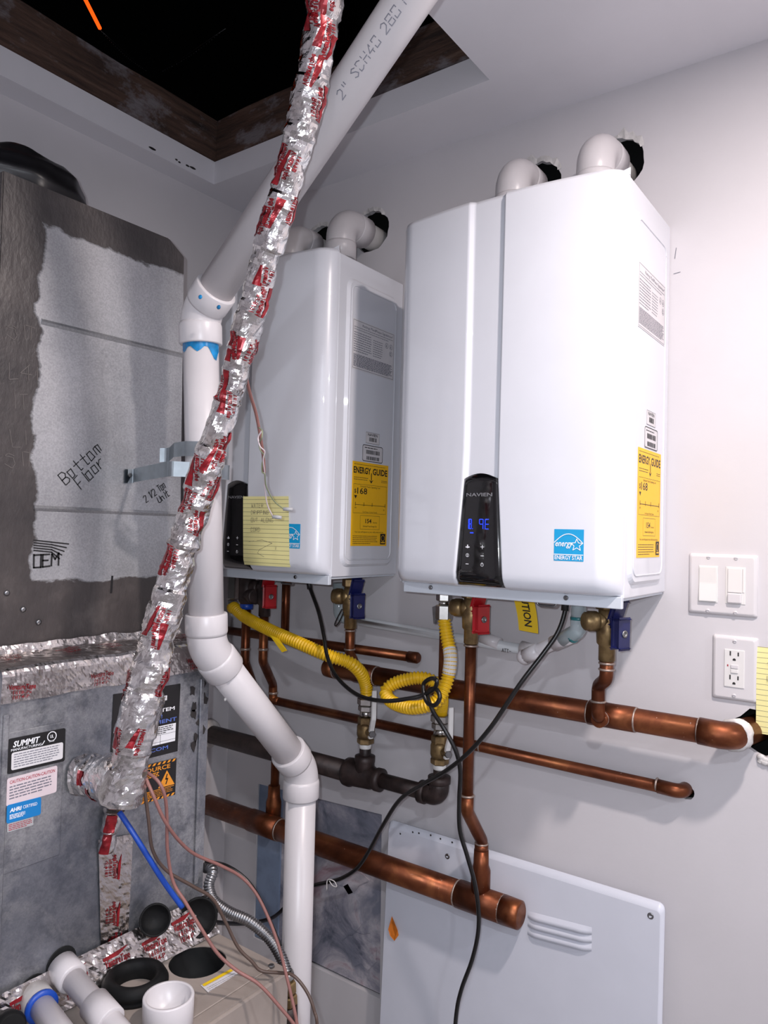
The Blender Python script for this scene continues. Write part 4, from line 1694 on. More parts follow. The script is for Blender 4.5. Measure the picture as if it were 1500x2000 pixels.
def mpx(px, py):
    p = on(px, py, 'x', PX)
    return p.y, p.z


for wd, pp, h_, w_, ro, ad, wi in (('Bottom', (128, 947), .0205, .0016, .78, 1.42, .55), ('Floor', (158, 955), .0205, .0016, .8, 1.32, .55), ('2 1/2 Ton', (285, 982), .0135, .0014, .62, 1.2, .4), ('Unit', (312, 983), .0125, .0014, .66, 1.3, .5)):
    bm = B()
    a = mpx(*pp)
    script(bm, mpp, wd, a[0], a[1], h_, w_, ro, .05, ad, wi)
    obj('marker_writing', bm, 'print_black', pl)
bm = B()
a = mpx(66, 1108)
script(bm, mpp, 'OEM', a[0], a[1], .02, .0028, .05, .04, 1.25, .6)
for k in range(5):
    y_, z_ = mpx(66, 1055+k*5)
    ribbon(bm, mpp, [(y_, z_), (y_+.03, z_-.003), (y_+.06-k*.004, z_-.006-.002*k)], .0022, .0006)
obj('marker_writing', bm, 'print_black', pl)
bm = B()
a = mpx(219, 1126)
ribbon(bm, mpp, [a, (a[0]-.001, a[1]-.028)], .004, .0006)
obj('marker_stroke', bm, 'print_black', pl)
for i, (px, py) in enumerate(((16, 660), (20, 740), (24, 800), (22, 870), (12, 912))):
    a = mpx(px, py)
    bm = B()
    script(bm, mpp, ['SIT', 'L4I', 'IT', 'LI', 'SIT'][i], a[0], a[1], .024, .0009, .1, .12, 1.3, .6)
    obj('scratched_writing', bm, 'scratch', pl)
for px, py in ((13, 1158), (45, 1190), (75, 1215)):
    y_, z_ = mpx(px, py)
    bm = B()
    lathe(bm, (PX-.001, y_, z_), (1, 0, 0), [(0, .005), (.003, .0045), (.004, .002)], 10)
    obj('screw', bm, 'steel', pl)

# round flexible duct on top of the plenum
t = thing('flexible_duct', 'black shiny crinkled round duct boot on top of the plenum', 'duct', (-1.37, .73, PZ1))
bm = B()
dc = V(-1.36, .672, PZ1+.0015)
lathe(bm, dc, (0, 0, 1), [(.0, .138), (.02, .140), (.035, .136), (.05, .139), (.065, .131), (.08, .128), (.092, .115), (.104, .104), (.114, .08), (.12, .05), (.124, .0005)], 48)
bmesh.ops.subdivide_edges(bm, edges=bm.edges[:], cuts=1, use_grid_fill=True)
for v in bm.verts:
    if v.co.z > PZ1+.012:
        v.co += noise.noise_vector(v.co*18)*.010
obj('duct_sleeve', bm, 'duct_black', t)
bm = B()
lathe(bm, dc, (0, 0, 1), [(0, .152), (.006, .152), (.01, .142)], 40)
obj('collar', bm, 'mastic', t)

# ------------------------------------------------------------------ coil cabinet
CX, CY0, CY1, CZ0, CZ1 = -1.05, .537, .917, .80, 1.287
cl = thing('coil_cabinet', 'galvanised evaporator coil cabinet with stickers and printed foil tape', 'air handler', (-1.32, .73, CZ0))
bm = B()
box(bm, (-1.555, CY0, CZ0), (CX, CY1, CZ1), .002, 1)
obj('cabinet', bm, 'galvanised_coil', cl)
cm = plane_map((CX, 0, 0), (0, 1, 0), (0, 0, 1))


def cpx(px, py):
    p = on(px, py, 'x', CX)
    return p.y, p.z


# access panel standing slightly proud, with its edge strips
bm = B()
y0, z0 = cpx(12, 1640)
box(bm, (CX, CY0+.004, 1.0), (CX+.002, cpx(122, 1500)[0], 1.2), .0008, 1)
obj('access_panel', bm, 'galvanised_coil', cl)
for yy in (CY0+.006, CY1-.02):
    bm = B()
    box(bm, (CX, yy-.004, CZ0+.06), (CX+.0045, yy+.004, CZ1-.06), .001, 1)
    obj('edge_strip', bm, 'galvanised_coil', cl)
bm = B()
for k in range(9):
    y_, z_ = cpx(388+random.Random(k).uniform(-16, 12), 1335+k*15)
    pts = ragged(y_, z_, .006, .003, 8, k, 1.6)
    prism(bm, [(CX+.0004, a, b) for a, b in pts], (.0012, 0, 0))
obj('mastic_smear', bm, 'mastic', cl)


def sticker(name, pxs, mat, th=.0006, lift=.0005, r=.003):
    """sticker on the coil front given by left-top, right-top, left-bottom pixels"""
    (a, b, c) = [cpx(*p) for p in pxs]
    o = V(CX+lift, a[0], a[1])
    u = V(0, b[0]-a[0], b[1]-a[1])
    v = V(0, c[0]-a[0], c[1]-a[1])
    w, h = u.length, v.length
    un, vn = u.normalized(), -v.normalized()

    def mp(s, q, k=0.):         # s right, q up, from the lower left corner
        return o+v+un*s+vn*q+V(1, 0, 0)*k
    st = obj(name, slab(lambda s, q, k=0.: mp(w/2+s, h/2+q, k), w, h, r, th), mat, cl)
    return st, mp, w, h, th+.0003


lf = .0025
st, mp, w, h, k = sticker('maker_label', ((14, 1443), (126, 1421), (12, 1512)), 'print_black', lift=lf)
bm = B()
o_ = rrect(w*.9, h*.5, .003)
bm.faces.new([bm.verts.new(mp(w*.51+s, h*.34+q, k)) for s, q in o_])
obj('white_field', bm, 'label_white', st)
bm = B()
text(bm, mp, 'SUMMIT', w*.08, h*.74, h*.16, w*.46, .03, .25, k)
text(bm, mp, 'MANUFACTURING', w*.05, h*.63, h*.07, w*.52, .01, .0, k)
ribbon(bm, mp, [(w*.58, h*.64), (w*.62, h*.74)], .0012, k)
disc(bm, mp, w*.75, h*.83, .0075, .0062, k=k)
text(bm, mp, 'UL', w*.75, h*.79, h*.09, w*.06, .02, 0, k, 'C')
text(bm, mp, 'LISTED', w*.75, h*.67, h*.035, w*.09, 0, 0, k, 'C')
obj('lettering', bm, 'print_white', st)
bm = B()
lines(bm, mp, w*.1, h*.14, w*.9, h*.56, 6, .0012, 21, k+.0003)
obj('printing', bm, 'print_gray', st)
st, mp, w, h, k = sticker('caution_sticker', ((12, 1520), (110, 1494), (10, 1575)), 'label_pink', lift=lf)
bm = B()
text(bm, mp, 'CAUTION-CAUTION-CAUTION', w*.05, h*.78, h*.12, w*.9, .01, 0, k)
obj('red_lettering', bm, 'print_red', st)
bm = B()
lines(bm, mp, w*.05, h*.2, w*.92, h*.72, 5, .0016, 22, k)
obj('printing', bm, 'print_gray', st)
st, mp, w, h, k = sticker('certified_sticker', ((11, 1572), (78, 1555), (10, 1608)), 'label_blue', lift=lf+.0007)
bm = B()
text(bm, mp, 'AHRI', w*.08, h*.58, h*.2, w*.34, .04, .15, k)
text(bm, mp, 'CERTIFIED', w*.46, h*.6, h*.17, w*.42, .005, 0, k)
lines(bm, mp, w*.08, h*.18, w*.55, h*.45, 4, .001, 23, k)
obj('lettering', bm, 'print_white', st)
st, mp, w, h, k = sticker('foil_sticker', ((12, 1608), (63, 1594), (12, 1625)), 'label_gray', lift=lf, r=.001)
bm = B()
lines(bm, mp, w*.05, h*.1, w*.95, h*.9, 4, .001, 24, k)
obj('printing', bm, 'print_red', st)
# black ultraviolet light label behind the foil pipe
st, mp, w, h, k = sticker('uv_light_label', ((221, 1356), (352, 1335), (214, 1500)), 'print_black', r=.001)
bm = B()
rect(bm, mp, w*.05, h*.165, w*.95, h*.43, k)
rect(bm, mp, w*.4, h*.79, w*.79, h*.86, k)
text(bm, mp, 'LIGHT SYSTEM', w*.92, h*.63, h*.05, w*.75, .02, 0, k, 'R')
obj('white_field', bm, 'print_white', st)
bm = B()
text(bm, mp, 'IMPORTANT!', w*.73, h*.54, h*.052, w*.6, .02, 0, k, 'R')
obj('blue_lettering', bm, 'print_blue', st)
bm = B()
text(bm, mp, 'REPLACEMENT', w*.96, h*.465, h*.052, w*.84, .02, 0, k, 'R')
obj('blue_lettering', bm, 'print_blue', st)
bm = B()
text(bm, mp, 'AIREUV.COM', w*.84, h*.075, h*.05, w*.72, .015, 0, k, 'R')
obj('blue_lettering', bm, 'print_blue', st)
bm = B()
text(bm, mp, 'UV', w*.77, h*.802, h*.045, w*.09, .02, 0, k+.0003, 'R')
lines(bm, mp, w*.1, h*.31, w*.92, h*.42, 4, .0014, 25, k+.0003)
script(bm, mp, 'UV-C', w*.42, h*.215, h*.055, .0011, .05, .04, 1.3, .7, k+.0003)
rect(bm, mp, w*.05, h*.3, w*.95, h*.304, k+.0003)
rect(bm, mp, w*.71, h*.165, w*.715, h*.3, k+.0003)
rect(bm, mp, w*.05, h*.2, w*.95, h*.204, k+.0003)
obj('printing', bm, 'print_black', st)
st, mp, w, h, k = sticker('hazard_label', ((213, 1512), (344, 1480), (210, 1590)), 'print_black', lift=.0006, r=.001)
bm = B()
for (q0, q1) in ((.93, .995), (.005, .07)):
    n = 13
    for i in range(n):
        s0 = w*i/n
        bm.faces.new([bm.verts.new(mp(s, h*q, k)) for s, q in ((s0, q0), (s0+w/n*.5, q0), (min(w, s0+w/n*.85), q1), (s0+w/n*.35, q1))])
text(bm, mp, 'LIGHT SOURCE', w*.9, h*.78, h*.11, w*.78, .015, 0, k, 'R')
lines(bm, mp, w*.2, h*.62, w*.75, h*.75, 3, .0016, 26, k)
bm.faces.new([bm.verts.new(mp(w*s, h*q, k)) for s, q in ((.98, .3), (.72, .3), (.85, .73))])
rect(bm, mp, w*.25, h*.26, w*.97, h*.275, k)
text(bm, mp, 'ADVERTENCIA', w*.62, h*.2, h*.06, w*.4, .01, 0, k, 'R')
text(bm, mp, 'ATTENTION', w*.62, h*.11, h*.06, w*.32, .01, 0, k, 'R')
lines(bm, mp, w*.25, h*.08, w*.95, h*.25, 4, .0009, 27, k)
obj('orange_print', bm, 'print_orange', st)
bm = B()
ribbon(bm, mp, [(w*.855, h*.62), (w*.835, h*.5), (w*.865, h*.5), (w*.84, h*.37)], .0022, k+.0003)
obj('flash_symbol', bm, 'print_black', st)

# foil tape: band over the ledge between plenum and cabinet
zl = CZ1+.001


def ledge(u, v):
    y = CY0-.004+(CY1-CY0+.01)*u
    tab = [(0, PX+.004, CZ1+.022), (.12, PX+.008, CZ1+.01), (.4, PX+.05, CZ1+.007), (.6, CX+.002, CZ1+.004), (.66, CX+.006, CZ1-.004), (1., CX+.0035, CZ1-.044)]
    for (a, x0, z0), (b, x1, z1) in zip(tab, tab[1:]):
        if v <= b:
            f = (v-a)/(b-a)
            n = V(z0-z1, 0, x1-x0).normalized()
            return V(x0+(x1-x0)*f, y, z0+(z1-z0)*f+.004*noise.noise(V(u*9, v*3, 1))), n
    return V(CX+.0035, y, CZ1-.044), V(1, 0, 0)


tp = obj('foil_tape_band', foil_sheet(ledge, 110, 34, .0013), 'foil_flat', cl)
bm = B()


def lmp(row):
    def f(s, q, k=0.):
        p, n = ledge(min(1, max(0, (s-CY0)/(CY1-CY0))), min(1, max(0, row-q*7)))
        return p+n*.0042
    return f


rr = random.Random(8)
for row, ss in ((.36, (.56, .64, .73, .81, .87)), (.84, (.55, .66, .75, .85))):
    for s in ss:
        bm = B()
        tape_print(bm, lmp(row), s+rr.uniform(-.01, .01), 0, .0085, row > .9)
        obj('tape_imprint', bm, 'tape_red', tp)
# vertical strip and the strip along the furnace joint
def flat_tape(name, pts, nu, nv, lift=.003, prints=(), h=.008, amp=.0011):
    A, Bq, Cq, D = [V(p) for p in pts]           # corners: start-left, start-right, end-left, end-right

    def fn(u, v):
        p = A.lerp(Bq, u).lerp(Cq.lerp(D, u), v)
        n = (Bq-A).cross(Cq-A).normalized()
        if n.x < 0:
            n = -n
        return p+n*lift, n
    L, W = ((A+Bq)/2-(Cq+D)/2).length, (A-Bq).length
    o = obj(name, foil_sheet(fn, max(4, int(W/.0035)), max(6, int(L/.004)), amp, 4), 'foil_flat', cl)
    for (along, across, flip) in prints:
        bm = B()

        def mp(s, q, k=0.):
            v = along+(s/L)*flip
            u = across+(q/W)*(1 if flip > 0 else -1)*-1
            p, n = fn(min(1, max(0, u)), min(1, max(0, v)))
            return p+n*.0021
        tape_print(bm, mp, 0, 0, h, True)
        obj('tape_imprint', bm, 'tape_red', o)
    return o


def c3(px, py):
    return on(px, py, 'x', CX)


flat_tape('foil_tape_strip', (c3(190, 1640), c3(258, 1628), c3(196, 1880), c3(246, 1868)), 10, 40, .002, ((.34, .42, -1), (.72, .42, -1), (.97, .5, -1)), .0085)
# ------------------------------------------------------------------ furnace under it
FX, FY0, FY1, FZ = -.842, .552, .92, .775
fu = thing('furnace', 'beige gas furnace cabinet under the coil, loose fittings lying on its top', 'furnace', (-1.2, .735, 0))
hole_c = on(386, 1878, 'z', FZ)
hp_ = [(hole_c.x+.047*math.cos(2*PI*i/32), hole_c.y+.047*math.sin(2*PI*i/32)) for i in range(32)]
obj('top_panel', plate([(-1.555, FY0), (FX, FY0), (FX, FY1), (-1.555, FY1)], [hp_], lambda a, b, d: V(a, b, FZ-d), .01), 'furnace_beige', fu)
bm = B()
box(bm, (-1.552, FY0+.003, .0), (FX-.012, FY1-.003, FZ-.03))
bmesh.ops.delete(bm, geom=[f for f in bm.faces if f.normal.z > .9], context='FACES')
obj('case', bm, 'furnace_beige', fu)
bm = B()
box(bm, (FX-.014, FY0-.001, .05), (FX+.004, FY1+.001, FZ-.004), .003, 2)
obj('front_door', bm, 'furnace_beige', fu)
bm = B()
box(bm, (FX-.05, FY0, FZ), (FX-.02, FY1-.008, FZ+.0025), .001, 1)
obj('front_lip', bm, 'furnace_beige', fu)
bm = B()
lathe(bm, (hole_c.x, hole_c.y, FZ-.002), (0, 0, -1), [(0, .0468), (.05, .044), (.09, .02), (.092, .0)], 32, caps=False)
obj('vent_socket', bm, 'drum_hole', fu)
for px, py in ((530, 1890), (418, 1822)):
    p = on(px, py, 'z', FZ)
    bm = B()
    hexnut(bm, (p.x, p.y, FZ), (0, 0, 1), .005, .0055, .001)
    obj('screw', bm, 'steel', fu)
A_, B_, C_, D_ = [on(*q, 'z', FZ+.0008) for q in ((392, 1925), (451, 1893), (414, 1946), (479, 1911))]
bm = B()
prism(bm, [A_, B_, D_, C_], (0, 0, .0006))
st = obj('warning_sticker', bm, 'label_white', fu)


def stm(s, q, k=0.):
    return C_.lerp(D_, s).lerp(A_.lerp(B_, s), q)+V(0, 0, .0009+k)


bm = B()
rect(bm, stm, .03, .78, .97, .96)
obj('yellow_stripe', bm, 'tag_yellow', st)
bm = B()
lines(bm, stm, .05, .08, .95, .68, 5, .02, 31, .0002)
text(bm, stm, 'WARNING', .1, .81, .1, .7, .01, 0, .0004)
obj('printing', bm, 'print_gray', st)
# tape over the joint between coil and furnace
j0, j1 = on(200, 1900, 'x', CX+.004), on(404, 1738, 'x', CX+.004)
flat_tape('foil_joint_tape', (V(CX+.004, CY0+.0, CZ0+.035), V(CX+.02, CY0+.0, FZ+.002), V(CX+.004, CY1+.003, CZ0+.035), V(CX+.04, CY1+.003, FZ+.002)), 10, 60, .003, ((.44, .55, 1), (.62, .62, 1), (.78, .5, 1), (.06, .5, 1), (.25, .5, 1)), .0095, .0018)

# liquid line stub wrapped in red-printed tape, below the foil pipe
a, b = on(222, 1582, 'x', CX+.02), on(207, 1662, 'x', CX+.012)
lt = thing('liquid_line', 'short foil-wrapped line stub with red print on the coil cabinet front', 'pipe', b)
LIQ = (a, b, lt)

# ------------------------------------------------------------------ big white vent pipe
X0 = -1.0
t = thing('white_vent_pipe', 'large white plastic drain vent pipe with blue primer, running from attic to floor', 'pipe', (X0, 1.11, 0))
A = on(391, 612, 'x', X0)
Bp = on(404, 1262, 'x', X0)
Cp = on(589, 1502, 'x', X0)
Dp = V(Cp.x, Cp.y+.004, .0)
T = at(700, 148, 1.03)
E_ = T+(T-A)*2.0
RPV = .0302
bm = B()
cyl(bm, A+(E_-A)*.03, E_, RPV, 28)
obj('slanted_pipe', bm, 'white_pvc', t)
bm = B()
cyl(bm, A, Bp, RPV, 28)
obj('upper_pipe', bm, 'white_pvc', t)
bm = B()
cyl(bm, Bp, Cp, RPV, 28)
obj('offset_pipe', bm, 'white_pvc', t)
bm = B()
cyl(bm, Cp, Dp, RPV, 28)
obj('lower_pipe', bm, 'white_pvc', t)


def elbow45(a, c, b, la, lb, name='elbow', bulge=.0055):
    """fitting at corner c, sockets la towards a and lb towards b"""
    a, b, c = V(a), V(b), V(c)
    da, db = (a-c).normalized(), (b-c).normalized()
    bm = B()
    tube(bm, fillet([c+da*la, c, c+db*lb], .06, 10), RPV+.004, 28)
    for d, l in ((da, la), (db, lb)):
        lathe(bm, c+d*(l-.036), d, [(0, RPV+.004), (.006, RPV+.0062), (.036, RPV+.0062), (.038, RPV+.005), (.038, RPV)], 28)
    obj(name, bm, 'white_pvc', t)


elbow45(E_, A, Bp, .055, .052)
elbow45(A, Bp, Cp, .055, .062)
elbow45(Bp, Cp, Dp, .06, .055)
# blue primer under the upper fitting
d = (Bp-A).normalized()
bm = B()
u_, w_ = frame(d)
c0 = A+d*.0535
toc = (CAM-c0).normalized()
toc = (toc-d*toc.dot(d)).normalized()
sid = d.cross(toc)
top, bot = [], []
for i in range(15):
    an = -1.35+2.7*i/14
    ln = .012+.005*math.sin(i*1.3)+(.017*max(0, 1-abs(i-12)/2.5))
    for lst, dd in ((top, 0), (bot, ln)):
        lst.append(bm.verts.new(c0+d*dd+(toc*math.cos(an)-sid*math.sin(an))*(RPV+.0006)))
for i in range(14):
    bm.faces.new((top[i], top[i+1], bot[i+1], bot[i])).smooth = True
obj('primer_stain', bm, 'primer_blue', t)['label'] = 'blue primer run below the upper fitting'
for px, py, dep in ((391, 580, 0), (427, 600, 0)):
    dd = (E_-A).normalized()
    bm = B()
    cpt = A+dd*.094
    lam = at(px, py, (cpt-CAM).dot(_f)-.028)
    sphere(bm, lam, .0045, (1, .5, .8), 8)
    obj('primer_spot', bm, 'primer_blue', t)
# factory print on the slanted pipe: 2" SCH40 280 PSI
dd = (E_-A).normalized()
mid = T
tc = (CAM-mid).normalized()
tc = (tc-dd*tc.dot(dd)).normalized()
sd_ = tc.cross(dd)


def pipe_mp(s, q, k=0.):
    an = q/RPV+.12
    return T+dd*(s-.032)+(tc*math.cos(an)-sd_*-math.sin(an))*(RPV+.0005)


for s_, w_ in ((0, '2"'), (.0325, 'SCH40'), (.098, '280'), (.14, 'PSI')):
    bm = B()
    script(bm, pipe_mp, w_, s_, -.004, .0125, .0013, 0, .02, 1.5, .62)
    obj('pipe_lettering', bm, 'print_gray', t)
bm = B()
a = Bp+(Cp-Bp)*.3
for i in range(5):
    q = a+V(.0, .004*i, -.008*i)
    lam = at(432+4*(i % 2)+i*2, 1334+i*8, (q-CAM).dot(_f)-.0301)
    sphere(bm, lam, .003, (.6, 1, 1), 7)
obj('glue_smear', bm, 'plaster', t)
# metal hanger strap from the plenum round the pipe
sp = thing('pipe_strap', 'bent galvanised strap holding the white pipe to the plenum', 'strap', on(330, 925, 'x', PX))


def strap(pts, hw, name, mat='zinc'):
    bm = B()
    P = fillet([V(p) for p in pts], .012, 4)
    vs = [[bm.verts.new(p+V(0, 0, q)) for q in (-hw, hw)] for p in P]
    for a, b in zip(vs, vs[1:]):
        bm.faces.new((a[0], b[0], b[1], a[1]))
    r = bmesh.ops.solidify(bm, geom=bm.faces[:], thickness=.001)
    return obj(name, bm, mat, sp)


pc = A.lerp(Bp, .47)
zz0, zz1 = zat(400, 925, 0) if False else on(330, 926, 'x', PX+.05).z, on(350, 893, 'x', PX+.05).z
lo_ = on(243, 930, 'x', PX+.003)
strap([lo_+V(0, -.0, 0), on(262, 930, 'x', PX+.003), on(263, 928, 'x', PX+.014), V(pc.x+.004, pc.y-.075, zz0), V(pc.x+.038, pc.y-.036, zz0), V(pc.x+.044, pc.y+.02, zz0), V(pc.x+.01, pc.y+.05, zz0)], .0125, 'front_strap')
strap([on(312, 889, 'x', PX+.05), on(330, 888, 'x', PX+.06), V(pc.x-.038, pc.y-.034, zz1+.004), V(pc.x+.0, pc.y-.042, zz1+.004), V(pc.x+.036, pc.y-.022, zz1+.004), V(pc.x+.04, pc.y+.02, zz1+.004)], .0125, 'rear_strap')
p = on(253, 928, 'x', PX+.003)
bm = B()
hexnut(bm, p, (1, 0, 0), .004, .004, .001)
obj('screw', bm, 'steel', sp)

# ------------------------------------------------------------------ foil wrapped refrigerant line
ctrl = [(645, -75, .92), (632, 20, .935), (613, 140, .955), (590, 245, .975), (560, 360, 1.0), (530, 465, 1.02), (503, 565, 1.04), (474, 675, 1.06), (443, 790, 1.075), (410, 890, 1.085), (378, 1000, 1.09), (345, 1110, 1.09), (315, 1220, 1.085), (288, 1330, 1.08), (266, 1430, 1.075), (250, 1510, 1.075), (240, 1562, 1.078)]
rads = [.0275, .0275, .027, .0262, .0255, .0245, .024, .024, .0235, .0235, .025, .0265, .0275, .0285, .0295, .031, .029]
c_pts = [at(*c) for c in ctrl]
up_ = (c_pts[0]-c_pts[1]).normalized()
cp_ = catmull([c_pts[0]+up_*.45, c_pts[0]+up_*.2]+c_pts, 8)
rads = [v-.0048 for v in rads[:1]*2+rads[:-3]]+[v-.003 for v in rads[-3:]]
LEN = resample(cp_, .004)
fp, FL = LEN


def rad_at(f):
    x = f*(len(rads)-1)
    i = min(len(rads)-2, int(x))
    return rads[i]+(rads[i+1]-rads[i])*(x-i)


class FoilTube:
    def __init__(self, pts, rad, seed=0, amp=1.):
        self.p, self.rad, self.F, self.seed, self.amp = pts, rad, frames(pts), seed, amp

    def at(self, i, an, k=0.):
        n = len(self.p)-1
        i = max(0., min(n-1e-4, i))
        j = int(i)
        f = i-j
        p = self.p[j].lerp(self.p[j+1], f)
        t, u, w = self.F[j]
        r = self.rad(i/n)
        d = u*math.cos(an)+w*math.sin(an)
        q = (p+d*r)*36+V(self.seed, 3, 7)
        c = (.0068*(.45-abs(noise.noise(q)))+.0034*(.4-abs(noise.noise(q*2.1+V(5, 1, 2)))))*self.amp
        step = .0022*math.floor(2*noise.noise(V(i*.055, self.seed, 1)))
        return p+d*(r+c+step+k)

    def mesh(self, seg=46):
        bm = B()
        rings = [[bm.verts.new(self.at(i, 2*PI*k/seg)) for k in range(seg)] for i in range(len(self.p))]
        for a, b in zip(rings, rings[1:]):
            for k in range(seg):
                bm.faces.new((a[k], a[(k+1) % seg], b[(k+1) % seg], b[k])).smooth = False
        bm.faces.new(rings[0][::-1])
        bm.faces.new(rings[-1])
        return bm


ft = FoilTube(fp, rad_at, 1)
li = thing('insulated_line', 'pipe wrapped in crumpled silver foil tape with red print, slanting from attic to coil', 'pipe', fp[-1])
wrap = obj('foil_wrap', ft.mesh(), 'foil_tape', li)
# imprints facing the room
step = FL/(len(fp)-1)
rr = random.Random(12)
s = 62.
row = 0
while s < len(fp)-10:
    t_, u_, w_ = ft.F[int(s)]
    toc = (CAM-fp[int(s)]).normalized()
    a0 = math.atan2(toc.dot(w_), toc.dot(u_))
    for off in ((-.75, .45) if row % 2 else (-.3, .8)):
        a1 = a0+off+rr.uniform(-.28, .28)
        skew = rr.uniform(-.25, .25)
        rad = ft.rad(s/len(fp))
        ph = s+rr.uniform(-7, 7)
        rev = rr.choice((1, -1))

        def mp(x, y, k=0.):
            return ft.at(ph+rev*x/step, a1+rev*(y+skew*x)/rad, .0007+k)
        h = .0072
        if rr.random() < .86:
            bm = B()
            # solid flag behind the name, cut into small quads so that it follows the creases
            Lf, n = rr.uniform(.028, .05), 9
            tops = [(i/n*Lf, h*(1.25+1.1*(i/n if rr.random() < 2 else 0))) for i in range(n+1)]
            for i in range(n):
                x0, x1 = i/n*Lf, (i+1)/n*Lf
                y0 = h*1.15
                for m in range(3):
                    f0, f1 = m/3, (m+1)/3
                    H0, H1 = tops[i][1]+h*.35, tops[i+1][1]+h*.35
                    try:
                        bm.faces.new([bm.verts.new(mp(a, b)) for a, b in ((x0, y0+(H0-y0)*f0), (x1, y0+(H1-y0)*f0), (x1, y0+(H1-y0)*f1), (x0, y0+(H0-y0)*f1))])
                    except ValueError:
                        pass
            text(bm, mp, 'VentureTape', 0, 0, h, h*5.2, .03, .1, .0003)
            if rr.random() < .6:
                text(bm, mp, rr.choice(('1599B', '1618-Fx', '1814-P')), .004, -h*1.2, h*.8, None, .015, 0, .0003)
            obj('tape_imprint', bm, 'tape_red', wrap)
    row += 1
    s += rr.uniform(11, 16)
# elbow of the line into the coil cabinet
e0 = on(168, 1512, 'x', CX+.004)
e1 = at(240, 1535, 1.075)
pts = catmull([e0+V(-.004, 0, 0), e0+V(.03, .004, .002), e0.lerp(e1, .62)+V(.02, 0, .006), e1+V(0, 0, .0)], 10)
fe = FoilTube(resample(pts, .0035)[0], lambda f: .031+.004*f, 9, 1.1)
el = obj('foil_elbow', fe.mesh(), 'foil_tape', li)
for k_, (i0, a0) in enumerate(((6, -.5), (9, 1.0), (16, .2), (12, 2.2))):
    bm = B()
    for i in range(8):
        for m in range(5):
            bm.faces.new([bm.verts.new(fe.at(i0+(i+x)*.6, a0+(m+y)*.14, .0012)) for x, y in ((0, 0), (1, 0), (1, 1), (0, 1))])
    obj('tape_imprint', bm, 'tape_red', el)

a, b, lt = LIQ
fq = FoilTube(resample([a, (a+b)/2, b], .004)[0], lambda f: .0145-.002*f, 4, .8)
sl = obj('sleeve', fq.mesh(30), 'foil_tape', lt)
toc = (CAM-a).normalized()
t_, u_, w_ = fq.F[2]
a0 = math.atan2(toc.dot(w_), toc.dot(u_))
bm = B()
for i in range(16):
    for m in range(8):
        bm.faces.new([bm.verts.new(fq.at(1+(i+x)*1.05, a0-.62+(m+y)*.15+.02*i, .001)) for x, y in ((0, 0), (1, 0), (1, 1), (0, 1))])
obj('tape_imprint', bm, 'tape_red', sl)
# ------------------------------------------------------------------ white metal panel leaning on the wall
pt0, pt1 = on(762, 1598, 'y', WY-.02), on(1300, 1766, 'y', WY-.02)
px0, px1, pz1, pz0 = pt0.x, pt1.x, (pt0.z+pt1.z)/2, 0.0
LEAN = .03              # how far the foot stands out from the wall


def pnl(x, z, k=0.):
    f = z/pz1
    return V(x, WY-.012-.008-LEAN*(1-f)-k, z)


t = thing('metal_panel', 'white enamelled metal panel with louvres leaning on the wall under the right heater', 'panel', ((px0+px1)/2, WY-.06, 0))
bm = B()
o = rrect(px1-px0, pz1, .012, 4)
cxp, czp = (px0+px1)/2, pz1/2
o_in = rrect(px1-px0-.012, pz1-.026, .008, 4)
fr = [bm.verts.new(pnl(cxp+a, czp+b, .012)) for a, b in o_in]
md = [bm.verts.new(pnl(cxp+a, czp+b, .004)) for a, b in o]
bk = [bm.verts.new(pnl(cxp+a, czp+b, 0)) for a, b in o]
bm.faces.new(fr)
bm.faces.new(bk[::-1])
for A_, B_ in ((fr, md), (md, bk)):
    for i in range(len(o)):
        j = (i+1) % len(o)
        bm.faces.new((A_[i], A_[j], B_[j], B_[i])).smooth = True
pan_o = obj('sheet', bm, 'panel_enamel', t)


def ppx(px, py):
    p = on(px, py, 'y', WY-.035)
    return p.x, p.z


def louvre(a, b, hgt):
    """slot hood between two pixel points"""
    (xa, za), (xb, zb) = ppx(*a), ppx(*b)
    bm = B()
    n = 14
    rows = []
    for i in range(n+1):
        f = i/n
        x, z = xa+(xb-xa)*f, za+(zb-za)*f
        e = min(1, min(f, 1-f)*n/1.5)
        rows.append([bm.verts.new(pnl(x, z+hgt, .0122)), bm.verts.new(pnl(x, z+hgt*.5, .0122+.004*e)), bm.verts.new(pnl(x, z, .0122+.007*e)), bm.verts.new(pnl(x, z-.0005, .0118))])
    for A_, B_ in zip(rows, rows[1:]):
        for k in range(3):
            bm.faces.new((A_[k], B_[k], B_[k+1], A_[k+1])).smooth = k < 2
    obj('louvre', bm, 'panel_enamel', t)


for k in range(3):
    louvre((1031, 1792+k*16), (1156, 1825+k*16), .0135)
louvre((854, 1716), (926, 1736), .0135)
for px, py in ((1270, 1790), (873, 1673)):
    x, z = ppx(px, py)
    bm = B()
    lathe(bm, pnl(x, z, .0118), (0, -1, 0), [(0, .006), (.0012, .0055), (.0012, .003), (.0002, .0028)], 14)
    obj('screw_hole', bm, 'steel', t)
for i, (px, py) in enumerate(((781, 1629), (805, 1626), (817, 1628), (840, 1632), (859, 1639), (882, 1646))):
    x, z = ppx(px, py)
    bm = B()
    disc(bm, lambda a, b, k=0: pnl(a, b, .0124), x, z, .0022, n=8)
    obj('small_hole', bm, 'slot_dark', t)

# orange scrap
q = on(771, 1815, 'y', WY-.04)
bm = B()
prism(bm, [pnl(q.x+a, q.z+b, .0135+.004*c) for a, b, c in ((-.008, .027, 0), (.004, .016, 1), (.012, .004, 1), (.0125, -.008, 0), (.002, -.024, 0), (-.008, -.014, 1), (-.0135, -.002, 1), (-.012, .012, 0))], (0, -.0006, 0))
tag(obj('paper_scrap', bm, 'orange_paper'), 'small orange leaf-shaped paper scrap stuck at the left edge of the white panel', 'paper scrap')


